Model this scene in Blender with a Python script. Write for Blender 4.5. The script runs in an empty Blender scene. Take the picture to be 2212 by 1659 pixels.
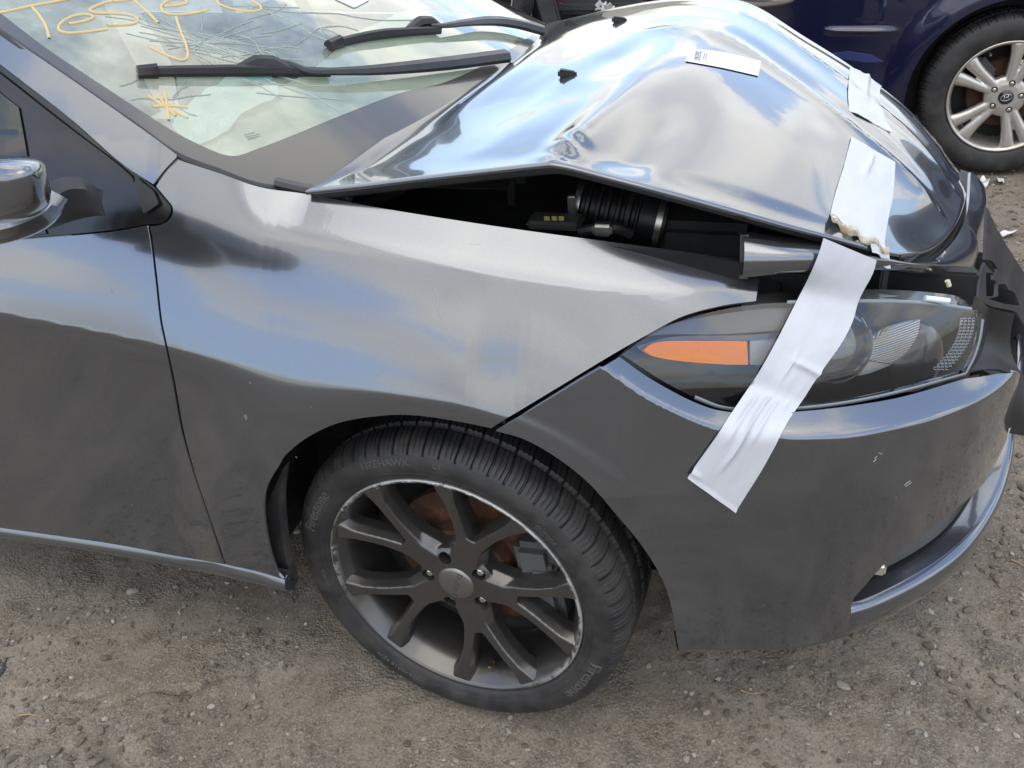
import bpy, bmesh, math, random
import numpy as np
from mathutils import Vector, Matrix
from mathutils.geometry import delaunay_2d_cdt
random.seed(4); RNG = np.random.default_rng(4)
sc = bpy.context.scene
COL = sc.collection
PI = math.pi

# ------------------------------------------------------------------ camera
CAM_POS = np.array([.487, -1.058, 1.478])
YAW, PITCH, ROLL, FPX = math.radians(17.72), math.radians(32.04), math.radians(-4.22), 1986.0
_fw = np.array([-math.sin(YAW)*math.cos(PITCH), math.cos(YAW)*math.cos(PITCH), -math.sin(PITCH)])
_r0 = np.cross(_fw, [0, 0, 1]); _r0 /= np.linalg.norm(_r0)
_u0 = np.cross(_r0, _fw)
_rt = math.cos(ROLL)*_r0 + math.sin(ROLL)*_u0
_up = -math.sin(ROLL)*_r0 + math.cos(ROLL)*_u0
cd = bpy.data.cameras.new('camera'); cam = bpy.data.objects.new('camera', cd); COL.objects.link(cam)
M4 = Matrix(((_rt[0], _up[0], -_fw[0], CAM_POS[0]), (_rt[1], _up[1], -_fw[1], CAM_POS[1]), (_rt[2], _up[2], -_fw[2], CAM_POS[2]), (0, 0, 0, 1)))
cam.matrix_world = M4
cd.sensor_width = 36; cd.lens = 36*FPX/2212; cd.clip_start = .05; cd.clip_end = 2000
sc.camera = cam

# ------------------------------------------------------------------ world: broken cloud over blue sky
SUN_EL, SUN_AZ = math.radians(70), math.radians(172)      # azimuth measured from +Y towards +X
w = bpy.data.worlds.new('World'); sc.world = w; w.use_nodes = True
nt = w.node_tree; nt.nodes.clear()
def N(t, **k):
    n = nt.nodes.new(t)
    for a, b in k.items(): setattr(n, a, b)
    return n
out = N('ShaderNodeOutputWorld'); bg = N('ShaderNodeBackground'); bg.inputs[1].default_value = .13
sky = N('ShaderNodeTexSky', sky_type='NISHITA', sun_disc=False, sun_elevation=SUN_EL, sun_rotation=SUN_AZ, air_density=1.0, dust_density=1.0, ozone_density=1.5)
tc = N('ShaderNodeTexCoord'); sep = N('ShaderNodeSeparateXYZ'); nt.links.new(tc.outputs['Generated'], sep.inputs[0])
def M(op, a, b=None):
    m = N('ShaderNodeMath', operation=op)
    for i, v in enumerate((a, b)):
        if v is None: continue
        if isinstance(v, (int, float)): m.inputs[i].default_value = v
        else: nt.links.new(v, m.inputs[i])
    return m.outputs[0]
zc = M('ADD', M('MAXIMUM', sep.outputs[2], 0.0), .22)
cmb = N('ShaderNodeCombineXYZ'); nt.links.new(M('DIVIDE', sep.outputs[0], zc), cmb.inputs[0]); nt.links.new(M('DIVIDE', sep.outputs[1], zc), cmb.inputs[1])
cmb.inputs[2].default_value = 23.8
n1 = N('ShaderNodeTexNoise'); n1.inputs['Scale'].default_value = 1.5; n1.inputs['Detail'].default_value = 9; n1.inputs['Roughness'].default_value = .56; n1.inputs['Distortion'].default_value = .35
nt.links.new(cmb.outputs[0], n1.inputs['Vector'])
cr = N('ShaderNodeValToRGB'); cr.color_ramp.elements[0].position = .484; cr.color_ramp.elements[1].position = .522
nt.links.new(n1.outputs[0], cr.inputs[0])
n2 = N('ShaderNodeTexNoise'); n2.inputs['Scale'].default_value = 2.6; n2.inputs['Detail'].default_value = 6
nt.links.new(cmb.outputs[0], n2.inputs['Vector'])
cc = N('ShaderNodeValToRGB'); cc.color_ramp.elements[0].position = .36; cc.color_ramp.elements[0].color = (6.3, 6.5, 6.8, 1); cc.color_ramp.elements[1].position = .62; cc.color_ramp.elements[1].color = (9.8, 9.5, 8.8, 1)
nt.links.new(n2.outputs[0], cc.inputs[0])
mx = N('ShaderNodeMix', data_type='RGBA'); nt.links.new(cr.outputs[0], mx.inputs[0]); sk2 = N('ShaderNodeVectorMath', operation='SCALE'); nt.links.new(sky.outputs[0], sk2.inputs[0]); sk2.inputs['Scale'].default_value = 1.9; hzy = N('ShaderNodeHueSaturation'); hzy.inputs['Saturation'].default_value = .85; nt.links.new(sk2.outputs[0], hzy.inputs['Color']); nt.links.new(hzy.outputs[0], mx.inputs[6]); nt.links.new(cc.outputs[0], mx.inputs[7])
# the lowest air is a little duller than the open sky
hz = M('POWER', M('SUBTRACT', 1.0, M('MINIMUM', M('MAXIMUM', sep.outputs[2], 0.0), 1.0)), 4.0)
gain = M('ADD', M('MULTIPLY', hz, -.50), 1.0)
vm = N('ShaderNodeVectorMath', operation='SCALE'); nt.links.new(mx.outputs[2], vm.inputs[0]); nt.links.new(gain, vm.inputs['Scale'])
nt.links.new(vm.outputs[0], bg.inputs[0]); nt.links.new(bg.outputs[0], out.inputs[0])

sl = bpy.data.lights.new('sun', 'SUN'); so = bpy.data.objects.new('sun', sl); COL.objects.link(so)
sl.energy = .35; sl.angle = math.radians(40); sl.color = (1, .94, .85)
so.rotation_euler = Vector((-math.sin(SUN_AZ)*math.cos(SUN_EL), -math.cos(SUN_AZ)*math.cos(SUN_EL), -math.sin(SUN_EL))).to_track_quat('-Z', 'Y').to_euler()
so.location = (0, 0, 6)
sc.view_settings.view_transform = 'Standard'; sc.view_settings.look = 'None'; sc.view_settings.gamma = 1
sc.view_settings.use_curve_mapping = False; sc.view_settings.exposure = 1.0
try:
    sc.cycles.max_bounces = 8; sc.cycles.transparent_max_bounces = 16
except Exception: pass

# ------------------------------------------------------------------ helpers
def ray_dir(px, py):
    px = np.asarray(px, float)[..., None]; py = np.asarray(py, float)[..., None]
    return _fw + _rt*(px-1106)/FPX - _up*(py-829.5)/FPX
def on_plane(px, py, axis, val):
    """point of the plane axis = val seen in direction (px, py)"""
    d = ray_dir(px, py); t = (val-CAM_POS[axis])/d[..., axis]
    return CAM_POS + d*t[..., None]
def atY(px, py, y): return on_plane(px, py, 1, y)
def atZ(px, py, z): return on_plane(px, py, 2, z)
def project(P):
    d = P-CAM_POS; z = d@_fw
    return np.stack([1106+FPX*(d@_rt)/z, 829.5-FPX*(d@_up)/z], -1)

def smooth(a, b, x):
    t = np.clip((x-a)/(b-a), 0, 1); return t*t*(3-2*t)
def curve(pts, n=None, step=None):
    """Catmull-Rom through pts, resampled evenly"""
    P = np.asarray(pts, float)
    if len(P) == 2: D = np.linspace(0, 1, 50)[:, None]*(P[1]-P[0])+P[0]
    else:
        Q = np.vstack([2*P[0]-P[1], P, 2*P[-1]-P[-2]]); D = []
        for i in range(1, len(Q)-2):
            p0, p1, p2, p3 = Q[i-1], Q[i], Q[i+1], Q[i+2]
            t = np.linspace(0, 1, 24, endpoint=False)[:, None]
            d1 = np.linalg.norm(p2-p1); 
            m1 = (p2-p0)/max(np.linalg.norm(p2-p1)+np.linalg.norm(p1-p0), 1e-9)*d1
            m2 = (p3-p1)/max(np.linalg.norm(p3-p2)+np.linalg.norm(p2-p1), 1e-9)*d1
            D.append((2*t**3-3*t**2+1)*p1+(t**3-2*t**2+t)*m1+(-2*t**3+3*t**2)*p2+(t**3-t**2)*m2)
        D.append(P[-1:]); D = np.vstack(D)
    L = np.r_[0, np.cumsum(np.linalg.norm(np.diff(D, axis=0), axis=1))]
    if n is None: n = max(2, int(L[-1]/step)+1)
    s = np.linspace(0, L[-1], n)
    return np.stack([np.interp(s, L, D[:, k]) for k in range(D.shape[1])], 1)
def poly(pts, n=None, step=None):
    P = np.asarray(pts, float)
    L = np.r_[0, np.cumsum(np.linalg.norm(np.diff(P, axis=0), axis=1))]
    if n is None: n = max(2, int(L[-1]/step)+1)
    s = np.linspace(0, L[-1], n)
    return np.stack([np.interp(s, L, P[:, k]) for k in range(P.shape[1])], 1)

_perm = RNG.random((64, 64, 8))
def vnoise(x, y, k=0):
    x = np.asarray(x, float); y = np.asarray(y, float)
    xi = np.floor(x).astype(int); yi = np.floor(y).astype(int); fx = x-xi; fy = y-yi
    fx = fx*fx*(3-2*fx); fy = fy*fy*(3-2*fy); T = _perm[:, :, k % 8]
    g = lambda a, b: T[(xi+a) % 64, (yi+b) % 64]
    return (g(0, 0)*(1-fx)+g(1, 0)*fx)*(1-fy)+(g(0, 1)*(1-fx)+g(1, 1)*fx)*fy-.5
def fbm(x, y, o=4, k=0, gain=.5):
    s = 0; a = 1
    for i in range(o):
        s = s+a*vnoise(x*2**i+i*7.3, y*2**i+i*3.1, k+i); a *= gain
    return s

# materials -------------------------------------------------------
def mat(name, base=(.5, .5, .5), rough=.5, metal=0., coat=0., coat_rough=.02, spec=.5, **kw):
    m = bpy.data.materials.new(name); m.use_nodes = True
    b = m.node_tree.nodes['Principled BSDF']
    b.inputs['Base Color'].default_value = (*base, 1); b.inputs['Roughness'].default_value = rough
    b.inputs['Metallic'].default_value = metal; b.inputs['Coat Weight'].default_value = coat; b.inputs['Coat Roughness'].default_value = coat_rough
    b.inputs['Specular IOR Level'].default_value = spec
    for k, v in kw.items(): b.inputs[k.replace('_', ' ')].default_value = v
    return m
class G:
    """small node-graph helper for one material"""
    def __init__(s, m): s.m = m; s.t = m.node_tree; s.b = s.t.nodes['Principled BSDF']
    def n(s, t, **k):
        x = s.t.nodes.new(t)
        for a, b in k.items(): setattr(x, a, b)
        return x
    def put(s, sock, v):
        if isinstance(v, (int, float)): sock.default_value = v
        elif isinstance(v, tuple): sock.default_value = v
        else: s.t.links.new(v, sock)
    def coord(s, which='Object'): return s.n('ShaderNodeTexCoord').outputs[which]
    def noise(s, scale, detail=4, rough=.5, vec=None, dist=0):
        x = s.n('ShaderNodeTexNoise'); x.inputs['Scale'].default_value = scale; x.inputs['Detail'].default_value = detail; x.inputs['Roughness'].default_value = rough; x.inputs['Distortion'].default_value = dist
        s.t.links.new(vec if vec is not None else s.coord(), x.inputs['Vector']); return x.outputs[0]
    def voro(s, scale, vec=None, feature='F1', out='Distance'):
        x = s.n('ShaderNodeTexVoronoi', feature=feature); x.inputs['Scale'].default_value = scale
        s.t.links.new(vec if vec is not None else s.coord(), x.inputs['Vector']); return x.outputs[out]
    def ramp(s, v, stops):
        x = s.n('ShaderNodeValToRGB'); e = x.color_ramp.elements
        while len(e) < len(stops): e.new(.5)
        for i, (p, c) in enumerate(stops):
            e[i].position = p; e[i].color = (*c, 1) if isinstance(c, tuple) else (c, c, c, 1)
        s.t.links.new(v, x.inputs[0]); return x.outputs[0]
    def mix(s, f, a, b):
        x = s.n('ShaderNodeMix', data_type='RGBA'); s.put(x.inputs[0], f)
        for i, v in ((6, a), (7, b)):
            if isinstance(v, tuple): x.inputs[i].default_value = (*v, 1) if len(v) == 3 else v
            else: s.t.links.new(v, x.inputs[i])
        return x.outputs[2]
    def math(s, op, a, b=0.):
        x = s.n('ShaderNodeMath', operation=op); s.put(x.inputs[0], a); s.put(x.inputs[1], b); return x.outputs[0]
    def bump(s, h, strength=.3, dist=.01, to='Normal'):
        x = s.n('ShaderNodeBump'); x.inputs['Strength'].default_value = strength; x.inputs['Distance'].default_value = dist
        s.t.links.new(h, x.inputs['Height']); s.t.links.new(x.outputs[0], s.b.inputs[to]); return x
    def set(s, name, v): s.put(s.b.inputs[name], v)

def car_paint(name, base, metal=.85, rough=.24, dirt=(.16, .13, .10), dust=.0):
    m = mat(name, base, rough, metal, 1.0, .015); g = G(m)
    # metal flake
    fl = g.voro(1400, out='Color'); sp = g.n('ShaderNodeSeparateColor'); g.t.links.new(fl, sp.inputs[0])
    v = g.math('ADD', g.math('MULTIPLY', sp.outputs[0], .14), .93)
    hs = g.n('ShaderNodeHueSaturation'); hs.inputs['Color'].default_value = (*base, 1); g.t.links.new(v, hs.inputs['Value'])
    # grime and small chips that sit on the paint
    z = g.n('ShaderNodeSeparateXYZ'); g.t.links.new(g.coord(), z.inputs[0])
    low = g.n('ShaderNodeMapRange'); low.inputs[1].default_value = .75; low.inputs[2].default_value = .25; g.t.links.new(z.outputs[2], low.inputs[0])
    film = g.math('MULTIPLY', g.ramp(g.noise(9, 6, .65), [(.35, 0.), (.75, 1.)]), g.math('ADD', g.math('MULTIPLY', low.outputs[0], .0), dust))
    chip = g.ramp(g.noise(48, 2, .5), [(.765, 0.), (.78, 1.)])
    mp = g.n('ShaderNodeMapping'); mp.inputs['Scale'].default_value = (6, 30, 60); mp.inputs['Rotation'].default_value = (0, .3, 0); g.t.links.new(g.coord(), mp.inputs[0])
    scr = g.math('MULTIPLY', g.ramp(g.noise(2.2, 3, .6, mp.outputs[0]), [(.73, 0.), (.75, 1.)]), .5)
    k = g.math('MAXIMUM', film, g.math('MULTIPLY', g.math('MAXIMUM', chip, scr), .35))
    g.set('Base Color', g.mix(k, hs.outputs[0], dirt))
    g.set('Metallic', g.math('MULTIPLY', g.math('SUBTRACT', 1., k), metal))
    g.set('Roughness', g.math('ADD', rough, g.math('MULTIPLY', k, .5)))
    g.set('Coat Weight', g.math('SUBTRACT', 1., g.math('MULTIPLY', k, .7)))
    g.bump(g.noise(260, 2), .004, .002)   # orange peel
    x = g.n('ShaderNodeBump'); x.inputs['Strength'].default_value = .006; x.inputs['Distance'].default_value = .002
    g.t.links.new(g.noise(200, 2), x.inputs['Height']); g.t.links.new(x.outputs[0], g.b.inputs['Coat Normal'])
    return m
PAINT = car_paint('grey_metallic_paint', (.148, .158, .173), rough=.15)
BLUEP = car_paint('dark_blue_paint', (.003, .0045, .032), metal=.3, rough=.3, dust=.0)
DARKP = car_paint('charcoal_paint', (.05, .05, .052), metal=.6)

def plastic(name, base, rough=.5, bump=.15, scale=350, dusty=.12):
    m = mat(name, base, rough); g = G(m)
    k = g.math('MULTIPLY', g.ramp(g.noise(14, 6, .65), [(.4, 0.), (.8, 1.)]), dusty)
    g.set('Base Color', g.mix(k, base, (.22, .19, .16)))
    g.set('Roughness', g.math('ADD', g.math('MULTIPLY', g.noise(30, 4), .25), rough-.1))
    g.bump(g.noise(scale, 3), bump, .001)
    return m
BLACK = plastic('black_plastic', (.008, .008, .009), .45, .15, 350, .06)
BLACKGLOSS = plastic('gloss_black_trim', (.006, .006, .007), .16, .01, 60, .06)
VOID = plastic('dark_underhood_plastic', (.005, .005, .0055), .7, .15, 350, .03)
LAMPBLK = mat('lamp_black', (.007, .0075, .009), .35)
GREYPL = plastic('grey_plastic', (.022, .023, .025), .5)
NAVYPL = plastic('scuffed_dark_plastic', (.009, .010, .015), .36, .3, 60, .16)
LINER = plastic('dusty_liner', (.012, .012, .012), .8, .4, 120, .25)
METAL = mat('bare_metal', (.55, .54, .5), .35, 1.)
DKMETAL = plastic('dark_metal', (.05, .05, .05), .5)
SILVER = mat('chrome_reflector', (.78, .76, .7), .22, .9)

RUBBER = mat('tyre_rubber', (.014, .014, .015), .62); g = G(RUBBER)
k = g.ramp(g.noise(16, 7, .7), [(.42, 0.), (.72, 1.)])
g.set('Base Color', g.mix(g.math('MULTIPLY', k, .42), (.014, .014, .015), (.085, .073, .062)))
g.bump(g.noise(420, 4, .6), .25, .001); g.set('Roughness', g.math('ADD', g.math('MULTIPLY', k, .2), .55))
LETTER = mat('tyre_lettering', (.070, .067, .063), .8)

# ------------------------------------------------------------------ objects
def new_mesh(name, V, F, mats=None, smooth_=True, normals=None, mi=None):
    me = bpy.data.meshes.new(name)
    me.from_pydata([tuple(v) for v in np.asarray(V, float)], [], [tuple(int(i) for i in f) for f in F])
    me.update()
    if smooth_: me.polygons.foreach_set('use_smooth', [True]*len(me.polygons))
    for m in ([mats] if not isinstance(mats, (list, tuple)) else mats):
        if m: me.materials.append(m)
    if mi is not None: me.polygons.foreach_set('material_index', [int(i) for i in mi])
    if normals is not None: me.normals_split_custom_set_from_vertices([tuple(n) for n in normals])
    return me
def link(name, me, parent=None):
    o = bpy.data.objects.new(name, me); COL.objects.link(o)
    if parent:
        o.parent = parent
        if not parent.get('local'): o.location = world_off(parent)
    return o
def world_off(p):
    """offset that keeps world coordinates for a child of p (unrotated parents)"""
    tot = Vector((0, 0, 0)); q = p
    while q is not None: tot += q.location; q = q.parent
    return -tot
def add(name, V, F, m, parent=None, **k): return link(name, new_mesh(name, V, F, m, **k), parent)
def tag(o, label=None, cat=None, group=None, kind=None):
    if label: o['label'] = label
    if cat: o['category'] = cat
    if group: o['group'] = group
    if kind: o['kind'] = kind
    return o
def thing(name, label, cat, loc, group=None, local=False, rotz=0):
    o = bpy.data.objects.new(name, None); COL.objects.link(o); o.location = loc; o.rotation_euler = (0, 0, rotz); o.empty_display_size = .1
    if local: o['local'] = 1
    return tag(o, label, cat, group)
def part_empty(name, parent, loc=(0, 0, 0), rotz=0, local=True):
    o = bpy.data.objects.new(name, None); COL.objects.link(o); o.parent = parent
    o.location = Vector(loc)+(world_off(parent) if not parent.get('local') else Vector((0, 0, 0))); o.rotation_euler = (0, 0, rotz)
    if local: o['local'] = 1
    return o

def grid_faces(n, m, off=0, closed=False):
    F = []
    for i in range(n-1):
        for j in range(m if closed else m-1):
            a = off+i*m+j; b = off+i*m+(j+1) % m; F.append((a, b, b+m, a+m))
    return F
def join(*geos):
    V = []; F = []; o = 0
    for v, f in geos:
        v = np.asarray(v, float); V.append(v); F += [tuple(i+o for i in t) for t in f]; o += len(v)
    return np.vstack(V), F
def box(c, s, ax=None, bev=0):
    """box with centre c, full size s, axes ax (rows)"""
    ax = np.eye(3) if ax is None else np.asarray(ax, float)
    bm = bmesh.new(); bmesh.ops.create_cube(bm, size=1)
    for v in bm.verts: v.co = Vector((v.co.x*s[0], v.co.y*s[1], v.co.z*s[2]))
    if bev: bmesh.ops.bevel(bm, geom=bm.edges[:], offset=bev, segments=2, affect='EDGES')
    bm.verts.index_update()
    V = np.array([v.co[:] for v in bm.verts])@ax+np.asarray(c, float); F = [tuple(v.index for v in f.verts) for f in bm.faces]; bm.free()
    return V, F
def tube(path, rad, n=10, caps=True, flat=1., up=(0, 0, 1)):
    P = np.asarray(path, float); m = len(P); rad = np.broadcast_to(np.asarray(rad, float), (m,))
    T = np.gradient(P, axis=0); T /= np.linalg.norm(T, axis=1)[:, None]+1e-12
    V = []
    a = np.linspace(0, 2*PI, n, endpoint=False)
    for i in range(m):
        s = np.cross(T[i], up); 
        if np.linalg.norm(s) < 1e-3: s = np.cross(T[i], (1, 0, .1))
        s /= np.linalg.norm(s); u = np.cross(s, T[i])
        V.append(P[i]+rad[i]*(np.cos(a)[:, None]*s+flat*np.sin(a)[:, None]*u))
    F = grid_faces(m, n, 0, True)
    if caps: F += [tuple(range(n))[::-1], tuple(range((m-1)*n, m*n))]
    return np.vstack(V), F
def sweep(path, sections, ups):
    """loft of 2-D sections (k,2) along a path; x along the side vector, y along ups"""
    P = np.asarray(path, float); T = np.gradient(P, axis=0); T /= np.linalg.norm(T, axis=1)[:, None]
    V = []; k = len(sections[0])
    for p, t, s, u in zip(P, T, sections, ups):
        u = np.asarray(u, float); side = np.cross(t, u); side /= np.linalg.norm(side); uu = np.cross(side, t)
        s = np.asarray(s, float); V.append(p+s[:, :1]*side+s[:, 1:]*uu)
    F = grid_faces(len(P), k, 0, True)+[tuple(range(k))[::-1], tuple(range((len(P)-1)*k, len(P)*k))]
    return np.vstack(V), F
def lathe(prof, n=96, axis='y'):
    """profile of (radius, y) turned round the local y axis"""
    prof = np.asarray(prof, float); a = np.linspace(0, 2*PI, n, endpoint=False)
    V = np.stack([np.stack([r*np.cos(a), np.full(n, y), r*np.sin(a)], 1) for r, y in prof]).reshape(-1, 3)
    F = [f[::-1] for f in grid_faces(len(prof), n, 0, True)]
    return V, F
def fix_normals(me):
    bm = bmesh.new(); bm.from_mesh(me); bmesh.ops.recalc_face_normals(bm, faces=bm.faces[:]); bm.to_mesh(me); bm.free(); return me
def solid(name, V, F, m, parent=None, sm=True, angle=40):
    me = fix_normals(new_mesh(name, V, F, m, smooth_=sm))
    if sm:
        try: me.set_sharp_from_angle(angle=math.radians(angle))
        except Exception: pass
    return link(name, me, parent)
def text_geo(s, size=1., depth=.1, align='CENTER'):
    c = bpy.data.curves.new('lettering', 'FONT'); c.body = s; c.size = size; c.extrude = depth/2; c.align_x = align; c.align_y = 'CENTER'; c.resolution_u = 3
    o = bpy.data.objects.new('lettering', c); COL.objects.link(o)
    dg = bpy.context.evaluated_depsgraph_get(); me = bpy.data.meshes.new_from_object(o.evaluated_get(dg))
    V = np.array([v.co[:] for v in me.vertices]); F = [tuple(p.vertices) for p in me.polygons]
    bpy.data.objects.remove(o); bpy.data.curves.remove(c); bpy.data.meshes.remove(me)
    return V, F

# surfaces given as functions (a, b) -> point
class Surf:
    def __init__(s, f, a0, a1, b0, b1, n=80, flip=False):
        s.f = f; s.flip = flip
        A, B = np.meshgrid(np.linspace(a0, a1, n), np.linspace(b0, b1, n), indexing='ij'); s.ab = np.stack([A.ravel(), B.ravel()], 1)
        s.px = project(f(s.ab[:, 0], s.ab[:, 1])); s.lim = (a0, a1, b0, b1)
    def solve(s, pix):
        pix = np.atleast_2d(np.asarray(pix, float)); out = []
        d = ((s.px[None]-pix[:, None])**2).sum(2); ab = s.ab[d.argmin(1)].copy(); h = 1e-5
        for it in range(25):
            P = project(s.f(ab[:, 0], ab[:, 1])); r = pix-P
            Ja = (project(s.f(ab[:, 0]+h, ab[:, 1]))-P)/h; Jb = (project(s.f(ab[:, 0], ab[:, 1]+h))-P)/h
            det = Ja[:, 0]*Jb[:, 1]-Jb[:, 0]*Ja[:, 1]; det = np.where(np.abs(det) < 1e-3, 1e9, det)
            da = (r[:, 0]*Jb[:, 1]-Jb[:, 0]*r[:, 1])/det; db = (Ja[:, 0]*r[:, 1]-r[:, 0]*Ja[:, 1])/det
            ab += np.clip(np.stack([da, db], 1), -.05, .05)*.9
        return ab
    def at(s, pix): ab = s.solve(pix); return s.f(ab[:, 0], ab[:, 1])
    def normal(s, a, b, h=6e-4):
        n = np.cross(s.f(a+h, b)-s.f(a-h, b), s.f(a, b+h)-s.f(a, b-h)); n /= np.linalg.norm(n, axis=1)[:, None]+1e-12
        return -n if s.flip else n
def offset(surf, d):
    """surface parallel to surf at distance d (towards its normal)"""
    def f(a, b):
        a = np.asarray(a, float); b = np.asarray(b, float)
        dd = d(a, b) if callable(d) else d
        return surf.f(a, b)+surf.normal(a, b)*np.reshape(dd, (-1, 1))
    r = Surf(f, *surf.lim, flip=surf.flip, n=50); return r
def inside(P, Q):
    x, y = P[:, 0], P[:, 1]; c = np.zeros(len(P), bool); n = len(Q)
    for i in range(n):
        x0, y0 = Q[i]; x1, y1 = Q[i-1]
        if y0 == y1: continue
        k = ((y0 > y) != (y1 > y)) & (x < (x1-x0)*(y-y0)/(y1-y0)+x0); c ^= k
    return c
def panel(name, surf, outline, m, parent, step=.007, rim=.006, disp=None, hidden=None, holes=None):
    """sheet cut from a surface: outline is a closed list of sides, each a list of picture points
    (smoothed), or ('s', [(a, b), ...]) in surface parameters; the sheet gets a turned-in rim"""
    seg = []
    for side in outline:
        if isinstance(side, tuple) and side[0] == 's': ab = poly(side[1], step=step*.7)
        else:
            raw = side[1] if isinstance(side, tuple) else side
            px = poly(raw, step=6.) if isinstance(side, tuple) else curve(raw, step=6.)
            ab = surf.solve(px)
        seg.append(ab)
    B = np.vstack(seg)
    keep = [0]
    for i in range(1, len(B)):
        if np.linalg.norm(B[i]-B[keep[-1]]) > step*.3: keep.append(i)
    B = B[keep]
    if np.linalg.norm(B[0]-B[-1]) < step*.3: B = B[:-1]
    lo, hi = B.min(0), B.max(0)
    A, C = np.meshgrid(np.arange(lo[0]+step/2, hi[0], step), np.arange(lo[1]+step/2, hi[1], step), indexing='ij')
    I = np.stack([A.ravel(), C.ravel()], 1); I = I[inside(I, B)]
    if len(I):
        # keep clear of the border
        kk = np.ones(len(I), bool)
        for c in np.array_split(np.arange(len(I)), max(1, len(I)//2000)):
            kk[c] = (((I[c][:, None]-B[None])**2).sum(2).min(1) > (step*.45)**2)
        I = I[kk]
    allp = np.vstack([B, I]); nb = len(B)
    co, ed, fa, ov, oe, of = delaunay_2d_cdt([Vector(p) for p in allp], [(i, (i+1) % nb) for i in range(nb)], [list(range(nb))], 1, 1e-7)
    co = np.array([c[:] for c in co]); bid = {}
    for i, l in enumerate(ov):
        for q in l:
            if q < nb: bid[q] = i
    P = surf.f(co[:, 0], co[:, 1]); Nn = surf.normal(co[:, 0], co[:, 1])
    if disp is not None:
        P = P+Nn*np.reshape(disp(co[:, 0], co[:, 1], P), (-1, 1))
        Nn = None
    F = [tuple(f) for f in fa]
    # orientation
    a, b, c = P[F[0][0]], P[F[0][1]], P[F[0][2]]
    if np.dot(np.cross(b-a, c-a), surf.normal(co[F[0][:1], 0], co[F[0][:1], 1])[0]) < 0: F = [f[::-1] for f in F]
    if Nn is None:
        me = new_mesh(name, P, F, m)
    if rim:
        ring = [bid[i] for i in range(nb)]; nv = len(P); nn = surf.normal(co[ring, 0], co[ring, 1])
        P2 = np.vstack([P, P[ring], P[ring]-nn*rim])
        R = [(nv+i, nv+(i+1) % nb, nv+nb+(i+1) % nb, nv+nb+i) for i in range(nb)]
        e = P[ring[1]]-P[ring[0]]; cen = P.mean(0)
        fn = np.cross(P2[R[0][1]]-P2[R[0][0]], P2[R[0][3]]-P2[R[0][0]])
        # signed area of the boundary decides the outward side
        ar = .5*np.sum(B[:, 0]*np.roll(B[:, 1], -1)-np.roll(B[:, 0], -1)*B[:, 1])
        tn = np.roll(P[ring], -1, 0)-P[ring]; on = np.cross(tn, nn)
        on /= np.linalg.norm(on, axis=1)[:, None]+1e-12
        s = 1
        mid = P[ring].mean(0)
        if ((P[ring]-mid)*on).sum() < 0: on = -on; s = -1
        if np.dot(fn, on[0]) < 0: R = [r[::-1] for r in R]
        if Nn is not None:
            edge = (nn+on); edge /= np.linalg.norm(edge, axis=1)[:, None]
            NN = np.vstack([Nn, edge, on])
            return add(name, P2, F+R, m, parent, normals=NN)
        o = add(name, P2, F+R, m, parent); return o
    if Nn is not None: return add(name, P, F, m, parent, normals=Nn)
    return link(name, me, parent)
def strip(name, A, Bc, m, parent, n=60, rows=8, bulge=0., thick=.004, disp=None):
    """sheet between two 3-D curves, bulged towards the viewer's side"""
    A = curve(A, n=n); Bc = curve(Bc, n=n)
    t = np.linspace(0, 1, rows)[:, None, None]
    P = A[None]*(1-t)+Bc[None]*t
    tn = np.cross(np.gradient(P, axis=1), np.gradient(P, axis=0)); tn /= np.linalg.norm(tn, axis=2)[..., None]+1e-12
    if (tn*(CAM_POS-P)).sum() < 0: tn = -tn
    P = P+tn*bulge*np.sin(PI*t)
    if disp is not None: P = P+tn*disp(np.broadcast_to(t, P.shape[:2]+(1,))[..., 0], np.broadcast_to(np.linspace(0, 1, n)[None], P.shape[:2]))[..., None]
    V = np.vstack([P.reshape(-1, 3), (P-tn*thick).reshape(-1, 3)])
    F = grid_faces(rows, n); k = rows*n
    F2 = [tuple(i+k for i in f[::-1]) for f in F]
    ring = list(range(n))+[i*n+n-1 for i in range(1, rows)]+[(rows-1)*n+j for j in range(n-2, -1, -1)]+[i*n for i in range(rows-2, 0, -1)]
    R = [(ring[i], ring[i-1], ring[i-1]+k, ring[i]+k) for i in range(len(ring))]
    return solid(name, V, F+F2+R, m, parent, angle=50)

# ================================================================== GROUND
def ground_h(x, y):
    h = .020*fbm(x*2.2+5, y*2.2+9, 3, 0)+.012*fbm(x*9, y*9, 3, 2)+.0045*fbm(x*40, y*40, 3, 4)*smooth(-.12, .2, fbm(x*5+1, y*5, 2, 6))
    near = np.exp(-((x)**2+(y-.12)**2)/.10)                      # ground pressed flat under the tyre
    h = h*(1-.8*near)
    # small hollow with loose dark gravel at the lower left, shallow ruts
    h = h-.022*np.exp(-(((x+.62)/.10)**2+((y+.22+.5*(x+.62))/.035)**2))
    for cx, cy, an, ln in ((-.62, -.05, .5, .14), (-.80, -.12, .6, .10), (.28, -.22, -1.0, .16), (-.02, -.26, -.7, .10)):
        u = (x-cx)*np.cos(an)+(y-cy)*np.sin(an); v = -(x-cx)*np.sin(an)+(y-cy)*np.cos(an)+.012*np.sin(u*40)
        h = h-.010*np.exp(-(u/ln)**4)*np.exp(-(v/.008)**2)
    fade = np.clip(1-(np.abs(x)-4)/4, 0, 1)*np.clip(1-(np.abs(y)-6)/4, 0, 1)
    return h*fade-.004
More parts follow.
